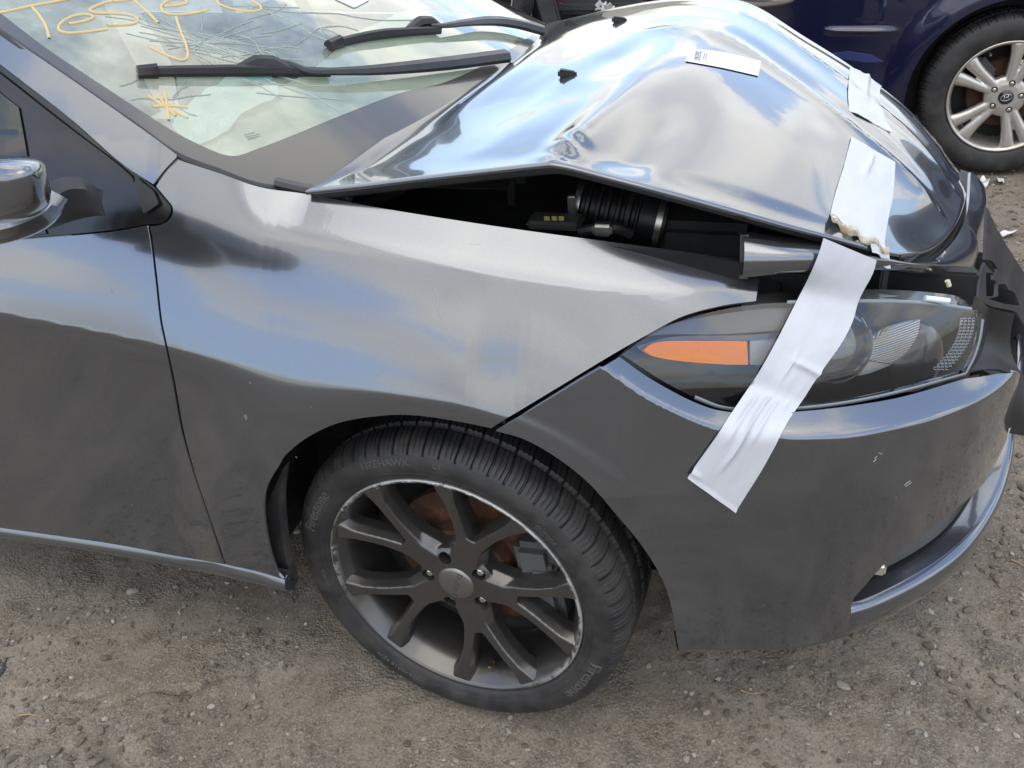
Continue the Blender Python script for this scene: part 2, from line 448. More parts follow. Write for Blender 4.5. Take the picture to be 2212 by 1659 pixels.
def axis_pts(f0, f1, fs, segs):
    a = np.arange(f0, f1, fs); lo = []; hi = []
    p = f0
    for lim, st in segs[0]:
        while p > lim: p -= st; lo.append(p)
    p = a[-1]
    for lim, st in segs[1]:
        while p < lim: p += st; hi.append(p)
    return np.r_[lo[::-1], a, hi]
gx = axis_pts(-1.15, 1.7, .0065, (((-3, .06), (-8, .4), (-60, 8), (-400, 60)), ((3, .06), (8, .4), (60, 8), (400, 60))))
gy = axis_pts(-.48, .75, .0065, (((-1, .03), (-3, .15), (-8, .5), (-60, 8), (-400, 60)), ((4.2, .025), (8, .2), (60, 8), (400, 60))))
XX, YY = np.meshgrid(gx, gy, indexing='ij'); ZZ = ground_h(XX, YY)
DIRT = mat('packed_dirt', (.2, .17, .14), .92, spec=.25); g = G(DIRT)
c1 = g.ramp(g.noise(2.6, 8, .68), [(.28, (.138, .107, .076)), (.5, (.196, .160, .121)), (.72, (.275, .232, .182))])
c2 = g.mix(g.ramp(g.noise(17, 8, .7), [(.45, 0.), (.72, .75)]), c1, (.10, .082, .064))
c3 = g.mix(g.ramp(g.noise(1.3, 5, .6), [(.56, 0.), (.68, .6)]), c2, (.085, .054, .032))
c4 = g.mix(g.ramp(g.noise(5.0, 6, .7), [(.62, 0.), (.70, .7)]), c3, (.062, .060, .058))
peb = g.voro(310, out='Color'); ps = g.n('ShaderNodeSeparateColor'); g.t.links.new(peb, ps.inputs[0])
c5 = g.mix(g.math('MULTIPLY', g.ramp(ps.outputs[0], [(.74, 0.), (.80, 1.)]), .75), c4, (.24, .215, .185))
c6 = g.mix(g.math('MULTIPLY', g.ramp(ps.outputs[1], [(.86, 0.), (.90, 1.)]), .5), c5, (.06, .054, .047))
g.set('Base Color', c6)
hgt = g.math('ADD', g.math('MULTIPLY', g.noise(70, 8, .7), 1.2), g.math('MULTIPLY', g.voro(170), .7))
patch = g.ramp(g.noise(4.2, 5, .6), [(.42, .06), (.66, .8)])
bp = g.bump(hgt, .6, .010); g.t.links.new(patch, bp.inputs['Strength'])
tag(add('dirt_ground', np.stack([XX, YY, ZZ], -1).reshape(-1, 3), [f[::-1] for f in grid_faces(len(gx), len(gy))][:], DIRT), 'packed brown dirt yard strewn with gravel', None, None, 'structure')

STONE = mat('limestone_chips', (.3, .28, .25), .88, spec=.3); g = G(STONE)
oi = g.n('ShaderNodeObjectInfo').outputs['Random']; gi = g.n('ShaderNodeNewGeometry').outputs['Random Per Island']
tone = g.ramp(g.math('FRACT', g.math('ADD', oi, gi)), [(0, (.105, .086, .066)), (.35, (.15, .124, .097)), (.75, (.21, .18, .145)), (1, (.36, .335, .295))])
g.set('Base Color', g.mix(g.ramp(g.noise(90, 6, .7), [(.4, 0.), (.7, .6)]), tone, (.11, .09, .072)))
g.bump(g.noise(160, 5, .6), .5, .003)
def stone_geo(seed, sub=1):
    bm = bmesh.new(); bmesh.ops.create_icosphere(bm, subdivisions=sub, radius=1)
    rr = random.Random(seed); ax = [Vector((rr.gauss(0, 1), rr.gauss(0, 1), rr.gauss(0, 1))).normalized() for _ in range(7)]; lim = [rr.uniform(.5, .85) for _ in range(7)]
    for v in bm.verts:
        p = v.co.copy()
        for a, l in zip(ax, lim):
            d = p.dot(a)
            if d > l: p -= a*(d-l)
        v.co = Vector((p.x*1.25, p.y*.9, p.z*.65))+Vector((rr.uniform(-.05, .05), rr.uniform(-.05, .05), rr.uniform(-.05, .05)))
    V = np.array([v.co[:] for v in bm.verts]); F = [tuple(v.index for v in f.verts) for f in bm.faces]; bm.free(); return V, F
def scatter(n, xr, yr, smin, smax, dens=None, lod=1):
    base = [stone_geo(i+50, lod) for i in range(8)]
    x = RNG.uniform(*xr, n); y = RNG.uniform(*yr, n)
    if dens is not None:
        k = RNG.random(n) < dens(x, y); x, y = x[k], y[k]
    s = smin*(smax/smin)**(RNG.random(len(x))**2.2); z = ground_h(x, y)+s*.22
    Vs = []; Fs = []; off = 0
    for i in range(len(x)):
        V, F = base[i % 8]; a = RNG.uniform(0, 2*PI); c_, s_ = math.cos(a), math.sin(a); t = RNG.uniform(-.5, .5)
        R = np.array([[c_, -s_, 0], [s_, c_, 0], [0, 0, 1]])@np.array([[1, 0, 0], [0, math.cos(t), -math.sin(t)], [0, math.sin(t), math.cos(t)]])
        Vs.append(V@R.T*s[i]+[x[i], y[i], z[i]]); Fs += [tuple(q+off for q in f) for f in F]; off += len(V)
    return np.vstack(Vs), Fs
clump = lambda x, y: np.clip(.22+1.5*fbm(x*4+2, y*4+8, 3, 1)+.55*smooth(.25, .7, x)*smooth(.2, -.25, y)+.9*np.exp(-(((x+.62)/.16)**2+((y+.22+.5*(x+.62))/.06)**2)), .03, 1)
ga = scatter(16000, (-1.1, 1.35), (-.47, .55), .0013, .0085, clump, 1)
gb = scatter(4500, (.85, 1.75), (.3, 3.6), .003, .013, None, 1)
tag(add('gravel', *join(ga, gb), STONE, smooth_=False), 'loose fine gravel scattered over the dirt', None, None, 'stuff')

# ================================================================== BODY SURFACES OF THE GREY CAR
# X points to the car's nose, Y across it (right flank near Y = 0), Z up; metres
_pl = curve([(-.3, 0), (-.1, 0), (.1, .0034), (.2, .0115), (.3, .027), (.4, .053), (.5, .076), (.604, .106), (.727, .184), (.853, .315), (.934, .462), (.988, .62), (1.02, .78), (1.03, .915), (1.02, 1.05), (.988, 1.21)], step=.004)
_pls = np.r_[0, np.cumsum(np.linalg.norm(np.diff(_pl, axis=0), axis=1))]
_pn = np.gradient(_pl, axis=0); _pn = np.stack([_pn[:, 1], -_pn[:, 0]], 1); _pn /= np.linalg.norm(_pn, axis=1)[:, None]
_ker = np.hanning(31); _ker /= _ker.sum()
_pn = np.stack([np.convolve(np.pad(_pn[:, k], 15, mode='edge'), _ker, 'valid') for k in (0, 1)], 1)
def plan(s): return np.stack([np.interp(s, _pls, _pl[:, k]) for k in (0, 1)], -1), np.stack([np.interp(s, _pls, _pn[:, k]) for k in (0, 1)], -1)
def planY(x): x = np.maximum(x+.1, 0); return .053*(x/.5)**3
WZ = .318
def lin(x, pts): p = curve(pts, n=200); return np.interp(x, p[:, 0], p[:, 1])
ZB = [(-3., .88), (-.94, .845), (-.43, .797), (-.23, .768), (-.03, .751), (.07, .742), (.16, .722), (.28, .74), (.45, .77), (.7, .78)]
ZT = [(-3., 1.13), (-.75, 1.09), (-.45, 1.07), (-.405, 1.055), (-.27, 1.012), (-.2, 1.0), (.05, .968), (.25, .939), (.45, .905), (.7, .86)]
def flankY(X, Z):
    X = np.asarray(X, float); Z = np.asarray(Z, float)
    zb = lin(X, ZB); zt = lin(X, ZT); H = zt-zb
    h = (Z-zb)/H
    hc = np.clip(h, 0, 1)
    up = .14*(.74*hc+.26*hc**2)+np.maximum(h-1, 0)*H*.62+.025*smooth(.72, 1.06, h)*smooth(-.33, -.2, X)
    u = np.maximum(zb-Z, 0)
    wv = .010+.045*np.exp(-((X+.24)/.13)**2)
    r = np.hypot(X, Z-WZ)
    k = 1-.95*smooth(.56, .43, r)*smooth(-.9, -.2, X)
    s0 = .74*.14/H
    dn = k*.058*(1-np.exp(-u/.32))-(s0+.13*k)*wv*(1-np.exp(-u/wv))
    return planY(X)+np.where(h > 0, up, dn)
FL = Surf(lambda a, b: np.stack([a, flankY(a, b), b], -1), -1.8, .62, .15, 1.5, n=140)
FL.flip = False
_n = FL.normal(np.array([-.6]), np.array([.5]))[0]
if _n[1] > 0: FL.flip = True
def zshelf(s):
    X = plan(s)[0][..., 0]; return lin(X, [(.20, .86), (.24, .83), (.29, .79), (.35, .7485), (.43, .708), (.50, .6945), (.57, .6885), (.72, .681), (.85, .675), (1.2, .675)])
def bumper(s, z):
    s = np.asarray(s, float); z = np.asarray(z, float); p, n = plan(s); X = p[..., 0]
    zs = zshelf(s)
    t = np.clip((z-.24)/.44, 0, 1)
    off = .024*np.sin(PI*.5*np.clip((z-.24)/.40, 0, 1))*smooth(1.05, .75, X)-.018*smooth(.78, 1.0, X)-.17*np.maximum(z-.60, 0)*np.exp(-np.maximum(X-.30, 0)/.12)*1.0
    off = off-np.where(z > zs, 1.85*np.sqrt((z-zs)**2+.010**2)-1.85*.010, 0)
    off = off+.0022*smooth(.446, .424, np.hypot(X, z-WZ))*smooth(.36, .24, X)
    P = p+n*off[..., None]
    return np.stack([P[..., 0], P[..., 1], z], -1)
BU = Surf(bumper, .25, _pls[-1]-.15, .2, .85, n=140)
_n = BU.normal(np.array([.9]), np.array([.5]))[0]
if _n[1] > 0: BU.flip = True
def lens(s, z):
    s = np.asarray(s, float); z = np.asarray(z, float); p, n = plan(s); X = p[..., 0]
    off = -.026*smooth(.26, .46, X)-.004-.10*(z-.70)-2.2*np.maximum(z-.70, 0)**2
    off = off+.0022*smooth(.446, .424, np.hypot(X, z-WZ))*smooth(.36, .24, X)
    P = p+n*off[..., None]
    return np.stack([P[..., 0], P[..., 1], z], -1)
LN = Surf(lens, .45, _pls[-1]-.3, .62, .95, n=120); LN.flip = BU.flip
"""windshield"""
def xbase(y): return -.10-.23*((y-.915)/.775)**2
def glassZ(x, y): d = xbase(y)-x; return 1.0+.50*d-.05*d*np.abs(d)
GL = Surf(lambda a, b: np.stack([a, b, glassZ(a, b)], -1), -1.6, .25, .05, 1.75, n=140)
if GL.normal(np.array([-.5]), np.array([.9]))[0][2] < 0: GL.flip = True

# ================================================================== THE DAMAGED GREY CAR
car = thing('damaged_car', 'wrecked dark grey hatchback with a buckled hood and white tape over its right headlight', 'car', (0, .9, 0))
door_cut = [(318, 487), (324, 520), (334, 600), (344, 690), (354, 740), (372, 825), (391, 930), (415, 1020), (440, 1095), (465, 1168), (481, 1217)]
cut2 = [(u+6, v) for u, v in door_cut]
FLz = lambda x, z: ('s', [(x, z), (x, z)])
door = panel('front_door', FL, [
    [(-420, 545), (-200, 535), (0, 521), (80, 515), (230, 502), (318, 487)], door_cut,
    [(481, 1217), (380, 1201), (240, 1174), (100, 1153), (0, 1139), (-200, 1112), (-420, 1080)],
    ('p', [(-420, 1080), (-420, 545)])], PAINT, car)
cutF = [(1061, 925), (1092, 905), (1124, 886), (1230, 822), (1331, 761), (1400, 722), (1475, 683), (1560, 660), (1633, 650)]
archF = [(611, 1251), (598, 1235), (580, 1179), (570, 1113), (571, 1073), (580, 1043), (600, 1010), (617, 983), (667, 943), (737, 912), (837, 897), (904, 898), (987, 910), (1061, 925)]
fender = panel('front_fender', FL, [
    [(337, 402), (356, 425), (374, 450), (366, 474), (345, 486), (324, 489)], cut2,
    [(487, 1219), (550, 1232), (611, 1251)], archF, cutF, ('p', [(1633, 650), (1640, 600), (1604, 562)]),
    [(1604, 562), (1450, 540), (1300, 520), (1150, 500), (1000, 478), (820, 449), (660, 419), (560, 404), (470, 373), (386, 346)],
    [(386, 346), (362, 368), (337, 402)]], PAINT, car, step=.0052)
# A-pillar skin between windshield and side glass
pill = offset(FL, lambda a, b: .012+0*a)
panel('windshield_pillar', FL, [
    [(-420, -235), (-150, -43), (0, 66), (150, 170), (300, 275), (381, 334)], [(381, 340), (356, 366), (331, 398)],
    [(331, 398), (262, 352), (150, 254), (0, 138), (-420, -190)], ('p', [(-420, -190), (-420, -235)])], PAINT, car)
# black window frame, side glass, quarter trim
panel('window_frame', offset(FL, -.004), [
    [(-420, -188), (0, 141), (150, 257), (262, 356), (331, 404), (352, 428), (369, 450), (362, 470), (344, 482), (318, 484)],
    [(318, 484), (230, 498), (80, 512), (0, 518), (-420, 542)], ('p', [(-420, 542), (-420, -188)])], BLACKGLOSS, car)
panel('window_seal', offset(FL, .005), [
    [(-420, -158), (0, 160), (130, 262), (240, 345), (285, 384), (288, 393)], [(288, 393), (240, 356), (130, 273), (0, 171), (-420, -147)], ('p', [(-420, -147), (-420, -158)])], BLACK, car, rim=.004)
GLASSDK = mat('tinted_side_glass', (.010, .013, .014), .03, spec=.6)
panel('side_window', offset(FL, -.001), [
    [(-420, -120), (-100, 110), (0, 200), (40, 232)], [(40, 232), (56, 320), (70, 410), (100, 505)], ('p', [(100, 505), (0, 508), (-420, 525), (-420, -120)])], GLASSDK, car, rim=0)
panel('quarter_trim', offset(FL, .004), [('p', [(290, 380), (330, 412), (343, 440), (310, 462), (300, 430), (290, 380)])], BLACK, car, rim=.004)
# rocker sill under the door
q_ = FL.solve(curve([(-420, 1083), (0, 1142), (240, 1177), (480, 1220), (560, 1238), (614, 1254)], n=60)); tA = FL.f(q_[:, 0], q_[:, 1])+FL.normal(q_[:, 0], q_[:, 1])*-.002
q_ = FL.solve(curve([(-420, 1106), (0, 1167), (240, 1203), (480, 1252), (560, 1270), (628, 1282)], n=60)); tB = FL.f(q_[:, 0], q_[:, 1])+np.array([0, .012, 0])
strip('door_sill', tA, tB, PAINT, car, n=70, rows=14, bulge=.012, thick=.02)
# mud flap / liner edge showing inside the arch
# bumper cover
bump_arch = [(1466, 1402), (1462, 1380), (1450, 1310), (1430, 1250), (1386, 1178), (1330, 1110), (1270, 1042), (1200, 987), (1130, 948), (1071, 931)]
s_end = _pls[-1]-.02
c_op = BU.solve([(2105, 1066)])[0]; c_sh = BU.solve([(2085, 818)])[0]; c_lip = BU.solve([(1838, 1312)])[0]
bumper_o = panel('front_bumper', BU, [
    bump_arch, [(1071, 931), (1131, 895), (1235, 832), (1338, 771)],
    [(1341, 773), (1385, 805), (1430, 833), (1500, 869), (1560, 888), (1650, 893), (1750, 887), (1850, 875), (1950, 857), (2085, 818)],
    ('s', [c_sh, (c_sh[0]+.07, .690), (c_sh[0]+.12, .676), (c_sh[0]+.15, .655), (c_sh[0]+.17, .58), (c_sh[0]+.24, .47), (s_end, .47), (s_end, .462), (c_op[0]+.2, .468), c_op]),
    [(2105, 1066), (2058, 1106), (2028, 1129), (1921, 1209), (1845, 1291)],
    ('s', [BU.solve([(1845, 1291)])[0], c_lip, (c_lip[0]+.004, .30), (c_lip[0]+.006, .236)]),
    ('s', [(c_lip[0]+.006, .236), (.93, .235), (.80, .235), BU.solve([(1466, 1402)])[0]])], PAINT, car, step=.0048, rim=.010)
# chin lip under the intake, standing proud of the bumper skin
sq = np.linspace(c_lip[0]-.012, s_end, 150); lp_, ln_ = plan(sq)
k0 = smooth(c_lip[0]-.012, c_lip[0]+.03, sq)
base_off = np.array([np.linalg.norm(bumper(np.array([q_]), np.array([.30]))[0, :2]-plan(np.array([q_]))[0][0]) for q_ in sq])
prof_l = [(-.085, .306), (-.05, .304), (-.018, .302), (-.006, .301), (.002, .296), (.005, .285), (.005, .268), (.002, .252), (-.004, .238), (-.014, .231), (-.05, .230)]
rows = []
for o_, z_ in prof_l:
    bz = bumper(sq, np.full_like(sq, np.clip(z_, .236, .302))); flat = np.stack([lp_[:, 0]+ln_[:, 0]*o_, lp_[:, 1]+ln_[:, 1]*o_, np.full_like(sq, z_)], 1)
    rows.append(bz*(1-k0)[:, None]-np.stack([ln_[:, 0], ln_[:, 1], 0*sq], 1)*.003*(1-k0)[:, None]+flat*k0[:, None])
rows = np.stack([curve(np.stack([r[i] for r in rows]), n=40) for i in range(len(sq))], 1)
o = add('bumper_lip', rows.reshape(-1, 3), grid_faces(rows.shape[0], rows.shape[1]), PAINT, car); fix_normals(o.data)
# the skin rolls under along its lower edge
su = np.linspace(BU.solve([(1466, 1402)])[0][0], c_lip[0]+.01, 70); rows = []
for o_, z_ in ((0, .240), (-.001, .235), (-.005, .228), (-.014, .222), (-.03, .219), (-.06, .219)):
    pb = bumper(su, np.full(70, .236)); nb_ = plan(su)[1]; rows.append(np.stack([pb[:, 0]+nb_[:, 0]*o_, pb[:, 1]+nb_[:, 1]*o_, np.full(70, z_)], 1))
rows = np.stack([curve(np.stack([r[i] for r in rows]), n=16) for i in range(70)], 1)
fix_normals(add('bumper_underside', rows.reshape(-1, 3), grid_faces(16, 70), PAINT, car).data)
# intake recess behind the opening
sv = np.linspace(c_lip[0]-.02, s_end, 60); zz = np.linspace(.28, .50, 8); Sg, Zg = np.meshgrid(sv, zz, indexing='ij')
pp_, nn_ = plan(Sg); V = np.stack([pp_[..., 0]-nn_[..., 0]*.085, pp_[..., 1]-nn_[..., 1]*.085, Zg], -1)
add('intake_duct', V.reshape(-1, 3), grid_faces(60, 8), VOID, car)
# glossy dark blade lying in the intake, reflecting the sky
sv = np.linspace(c_lip[0]+.03, s_end, 60); pp_, nn_ = plan(sv); kk = smooth(c_lip[0]+.02, c_lip[0]+.12, sv)[:, None]
lowr = np.stack([pp_[:, 0]-nn_[:, 0]*.042, pp_[:, 1]-nn_[:, 1]*.042, np.full(60, .316)], 1); uppr = np.stack([pp_[:, 0]-nn_[:, 0]*.078, pp_[:, 1]-nn_[:, 1]*.078, np.full(60, .346)], 1)
strip('intake_blade', lowr, lowr*(1-kk)+uppr*kk, BLACKGLOSS, car, n=60, rows=8, bulge=.004, thick=.004)
solid('fog_lamp_edge', *box(bumper(np.array([c_lip[0]+.055]), np.array([.362]))[0]+np.array([-.012, .022, .0]), (.03, .01, .024), bev=.004), SILVER, car)

# ------------------------------------------------------------------ wheel arch liner
a = np.linspace(-.06*PI, 1.05*PI, 70); ys = np.linspace(.02, .36, 8)
V = np.stack([np.stack([.405*np.cos(a), np.maximum(y, planY(.405*np.cos(a))+.035), WZ+.405*np.sin(a)], 1) for y in ys]).reshape(-1, 3)
Fq = grid_faces(8, 70); k = len(V); V = np.vstack([V, [[0, .36, WZ]]]); Fq += [(7*70+i, 7*70+i+1, k) for i in range(69)]
add('wheel_arch_liner', V, Fq, LINER, car)
panel('arch_splash_edge', offset(FL, -.035), [[(575, 1095), (570, 1130), (580, 1185), (602, 1250)], ('p', [(602, 1250), (632, 1266)]), [(632, 1266), (612, 1180), (603, 1080), (612, 1010)], ('p', [(612, 1010), (575, 1095)])], LINER, car, rim=.02)
# dark pan, bulkheads and an added bay backing box keep daylight out of the hull
for nm, c_, s_ in (('underbody_pan', (-.60, .95, .25), (1.9, 1.45, .02)), ('underbody_pan', (.48, .95, .30), (.4, .8, .02)), ('bay_backing', (.22, 1.15, .60), (.85, .6, .44)), ('firewall_panel', (-.42, .92, .62), (.03, 1.6, .62)),
                   ('inner_flank', (-1.1, .13, .55), (1.2, .02, .62)), ('strut_housing', (0, .62, .62), (.55, .5, .40)), ('radiator_support', (.64, .95, .56), (.06, 1.0, .40))):
    solid(nm, *box(c_, s_, bev=.01), VOID, car)

# ------------------------------------------------------------------ hood, folded upward across its middle
rE = np.array([(660, 412), (780, 399), (900, 384), (1050, 367), (1150, 356), (1190, 352), (1230, 359), (1300, 377), (1400, 403), (1500, 430), (1600, 458), (1700, 486), (1830, 520), (1900, 540), (1945, 548)], float)
rEy = [.14, .14, .14, .14, .14, .14, .14, .145, .15, .16, .172, .19, .22, .25, .28]
RE = np.stack([atY(u, v, y) for (u, v), y in zip(rE, rEy)])
lE = [(1181, 50, 1.6), (1250, 35, 1.6), (1330, 16, 1.6), (1440, -2, 1.55), (1530, -6, 1.5), (1620, 8, 1.4), (1740, 80, 1.25), (1850, 150, 1.1), (1950, 225, 1.0), (2020, 300, .92), (2052, 346, .885), (2078, 378, .86)]
LE = np.stack([atY(*p) for p in lE])
bE = [(660, 412, 1.004), (737, 362, 1.0), (904, 243, .995), (1057, 143, .985), (1140, 80, .975)]
BE = np.stack([atZ(*p) for p in bE]+[LE[0]])
fE = [(1945, 548, .28), (1985, 543, .33), (2025, 525, .42), (2060, 487, .53), (2082, 437, .68), (2088, 400, .80)]
FE = np.stack([atY(*p) for p in fE]+[LE[-1]])
nu, nv = 170, 130
def arc_sample(P, n, smooth_=True):
    return curve(P, n=n)
RR = poly(np.vstack([curve(RE[:6], step=.002)[:-1], curve(RE[5:], step=.002)]), n=nu)          # kink kept at the fold
# rear stays slow, front fast: share the fold's parameter on both edges
LL = curve(LE, n=nu)
i_ap = int(np.argmin(np.linalg.norm(RR-RE[5], axis=1))); i_l = int(np.argmin(np.linalg.norm(LL-LE[4], axis=1)))
LL = np.vstack([poly(LL[:i_l+1], n=i_ap+1)[:-1], poly(LL[i_l:], n=nu-i_ap)])
BB = curve(BE, n=nv); FF = curve(FE, n=nv)
s = np.linspace(0, 1, nu)[:, None, None]; t = np.linspace(0, 1, nv)[None, :, None]
ker = np.hanning(61); ker /= ker.sum()
RS = np.stack([np.convolve(np.pad(RR[:, k], 30, mode='reflect', reflect_type='odd'), ker, 'valid') for k in range(3)], 1); RS[0] = RR[0]; RS[-1] = RR[-1]
P = (1-t)*RS[:, None]+t*LL[:, None]+(1-s)*BB[None]+s*FF[None]-((1-s)*(1-t)*RR[0]+(1-s)*t*LL[0]+s*(1-t)*RR[-1]+s*t*LL[-1])
P = P+(RR-RS)[:, None]*np.exp(-(t/.16)**2)
S2 = s[..., 0]; T2 = t[..., 0]
edge = np.minimum(1, np.minimum(np.minimum(S2, 1-S2)/.08, np.minimum(T2, 1-T2)/.08)); edge = edge*edge*(3-2*edge)
sap = i_ap/(nu-1)
dz = .030*np.sin(PI*T2)*np.sin(PI*np.clip(S2, 0, 1))**.7
# fold ridge radiating from the apex, with a shallow valley beside it
rl = sap+.02*np.sin(T2*5)-.03*T2
dz = dz+.016*np.exp(-((S2-rl)/.035)**2)*np.exp(-(T2/.30)**2)-.012*np.exp(-((S2-rl-.09)/.05)**2)*np.exp(-((T2-.12)/.16)**2)
# bowl beside the rear corner, pressed-in quarter, long waves of the bent sheet
dz = dz-.011*np.exp(-((S2-.20)/.13)**2-((T2-.22)/.16)**2)+.010*np.exp(-((S2-.12)/.06)**2-((T2-.55)/.22)**2)
dz = dz-.010*np.exp(-((S2-.34)/.05)**2-((T2-.42)/.12)**2)
dz = dz+.012*np.exp(-((S2-.72)/.14)**2-((T2-.30)/.18)**2)
dz = dz+.008*fbm(S2*3.2+1.3+0*T2, T2*3.2+4+0*S2, 2, 3)*(.4+1.0*np.exp(-((S2-.32)/.25)**2))
dz = dz+.0022*fbm(S2*12+0*T2, T2*9+0*S2, 2, 5)*np.exp(-((S2-.35)/.25)**2)
# power-bulge character line running to the nose, and its twin beyond it
tc1 = .60-.16*smooth(.4, 1., S2); tc2 = .83-.12*smooth(.45, 1., S2)
for tc_, am in ((tc1, .013), (tc2, .009)):
    d = T2-tc_
    dz = dz+am*smooth(.25, .5, S2)*(np.exp(-np.abs(d)/.035)-.55*np.exp(-((d-.055)/.045)**2))
P = P+np.stack([0*dz, 0*dz, dz*edge], -1)
# crumple right at the apex
cr_ = np.exp(-((S2-sap)/.022)**2-((T2-.035)/.035)**2)
P[..., 2] += cr_*.006*np.sin(T2*170+S2*90)*smooth(0, .02, T2)
# the far edge turns down out of sight
far = LL[:, None]+np.array([[.012, .06, -.022], [.03, .16, -.075], [.04, .24, -.16]])[None]*np.linspace(.35, 1, nu)[:, None, None]
Pf = np.concatenate([P, far], 1); nvt = nv+3
Fh = grid_faces(nu, nvt)
V = Pf.reshape(-1, 3)
# rolled hem round the right and front edges
hem = [Pf[:, 0]]
me_n = np.cross(Pf[2:, 0]-Pf[:-2, 0], (Pf[:, 1]-Pf[:, 0])[1:-1]); 
def drop(edge_pts, inward, k): return edge_pts+inward*k[0]+np.array([0, 0, -1.])*k[1]
inn = Pf[:, 6]-Pf[:, 0]; inn[:, 2] = 0; inn /= np.linalg.norm(inn, axis=1)[:, None]
hem = np.stack([drop(Pf[:, 0], inn, k) for k in ((0, 0), (-.0015, .003), (0, .007), (.012, .009))], 1)
infr = Pf[-7, :]-Pf[-1, :]; infr[:, 2] = 0; infr /= np.linalg.norm(infr, axis=1)[:, None]
hem2 = np.stack([drop(Pf[-1, :], infr, k) for k in ((0, 0), (-.0015, .003), (0, .007), (.012, .009))], 1)
inre = Pf[6, :]-Pf[0, :]; inre[:, 2] = 0; inre /= np.linalg.norm(inre, axis=1)[:, None]
hem3 = np.stack([drop(Pf[0, :], inre, k) for k in ((0, 0), (-.0015, .002), (0, .005), (.012, .006))], 1)
geo = join((V, Fh), (hem.reshape(-1, 3), grid_faces(nu, 4)), (hem2.reshape(-1, 3), grid_faces(nvt, 4)), (hem3.reshape(-1, 3), grid_faces(nvt, 4)))
hood = add('hood', *geo, PAINT, car)
bm = bmesh.new(); bm.from_mesh(hood.data); bmesh.ops.remove_doubles(bm, verts=bm.verts[:], dist=1e-5); bmesh.ops.recalc_face_normals(bm, faces=bm.faces[:])
if bm.faces[0].normal.z < 0 and abs(bm.faces[0].normal.z) > .2: bmesh.ops.reverse_faces(bm, faces=bm.faces[:])
bm.to_mesh(hood.data); bm.free()
hood.data.polygons.foreach_set('use_smooth', [True]*len(hood.data.polygons))
HOOD_P = P
def _hood_f(a, b):
    ia = np.clip(a, 0, 1)*(nu-1); ib = np.clip(b, 0, 1)*(nv-1); i = np.minimum(ia.astype(int), nu-2); j = np.minimum(ib.astype(int), nv-2); fa_ = (ia-i)[:, None]; fb_ = (ib-j)[:, None]
    return HOOD_P[i, j]*(1-fa_)*(1-fb_)+HOOD_P[i+1, j]*fa_*(1-fb_)+HOOD_P[i, j+1]*(1-fa_)*fb_+HOOD_P[i+1, j+1]*fa_*fb_
HOODS = Surf(_hood_f, 0, 1, 0, 1, n=110)
def hood_at(px):
    """points of the hood seen at the picture points px"""
    return HOODS.at(px)
# inner frame under the hood: a dark sheet a hand below the skin with a folded flange along the edge
U = P[::6, ::6].copy(); U[..., 2] -= .022
U[:, 0] += (inn[::6])*.018
o = add('hood_inner_frame', U.reshape(-1, 3), grid_faces(U.shape[0], U.shape[1]), VOID, hood)
fl = np.stack([RR+inn*.010+np.array([0, 0, -.008]), RR+inn*.016+np.array([0, 0, -.020]), RR+inn*.03+np.array([0, 0, -.026]), RR+inn*.06+np.array([0, 0, -.022])], 1)
add('hood_flange', fl.reshape(-1, 3), grid_faces(nu, 4), GREYPL, hood)
# washer jets
for u, v in ((1226, 163), (1338, 46)):
    c_ = hood_at([(u, v)])[0]
    Vb, Fb = box((0, 0, 0), (.034, .020, .016), bev=.004); Vb[:, 2] *= np.where(Vb[:, 0] > 0, .5, 1.); Vb[:, 1] *= np.where(Vb[:, 0] > 0, .45, 1)
    solid('washer_jet', Vb+c_+[0, 0, .004], Fb, BLACK, hood)

# ------------------------------------------------------------------ nose piece above the headlight (torn loose)
tp = [(1607, 513, .185), (1700, 524, .195), (1780, 532, .21), (1890, 552, .25), (1960, 566, .30), (2020, 555, .40), (2064, 515, .52), (2090, 455, .66), (2097, 372, .84)]
bt = [(1604, 600, .165), (1700, 590, .175), (1770, 586, .19), (1890, 581, .235), (2000, 589, .33), (2060, 596, .44), (2100, 585, .55), (2116, 535, .66), (2126, 440, .86)]
TP = np.stack([atY(*p) for p in tp]); BT = np.stack([atY(*p) for p in bt])
strip('nose_cover', TP, BT, PAINT, car, n=90, rows=12, bulge=.012, thick=.005, disp=lambda t, x: .004*np.sin(PI*t)*smooth(.5, .75, x)*np.sin(x*22))
strip('nose_cover_end', atY(1599, 508, .20)[None]*np.ones((2, 1))+np.array([[0, 0, 0], [.012, 0, .002]]), atY(1597, 602, .175)[None]*np.ones((2, 1))+np.array([[0, 0, 0], [.012, 0, 0]]), BLACK, car, n=4, rows=6, thick=.01)
TP2 = TP+np.array([-.01, .05, -.012]); strip('nose_cover_shelf', TP2, TP+np.array([0, .003, -.002]), GREYPL, car, n=60, rows=3, thick=.003)

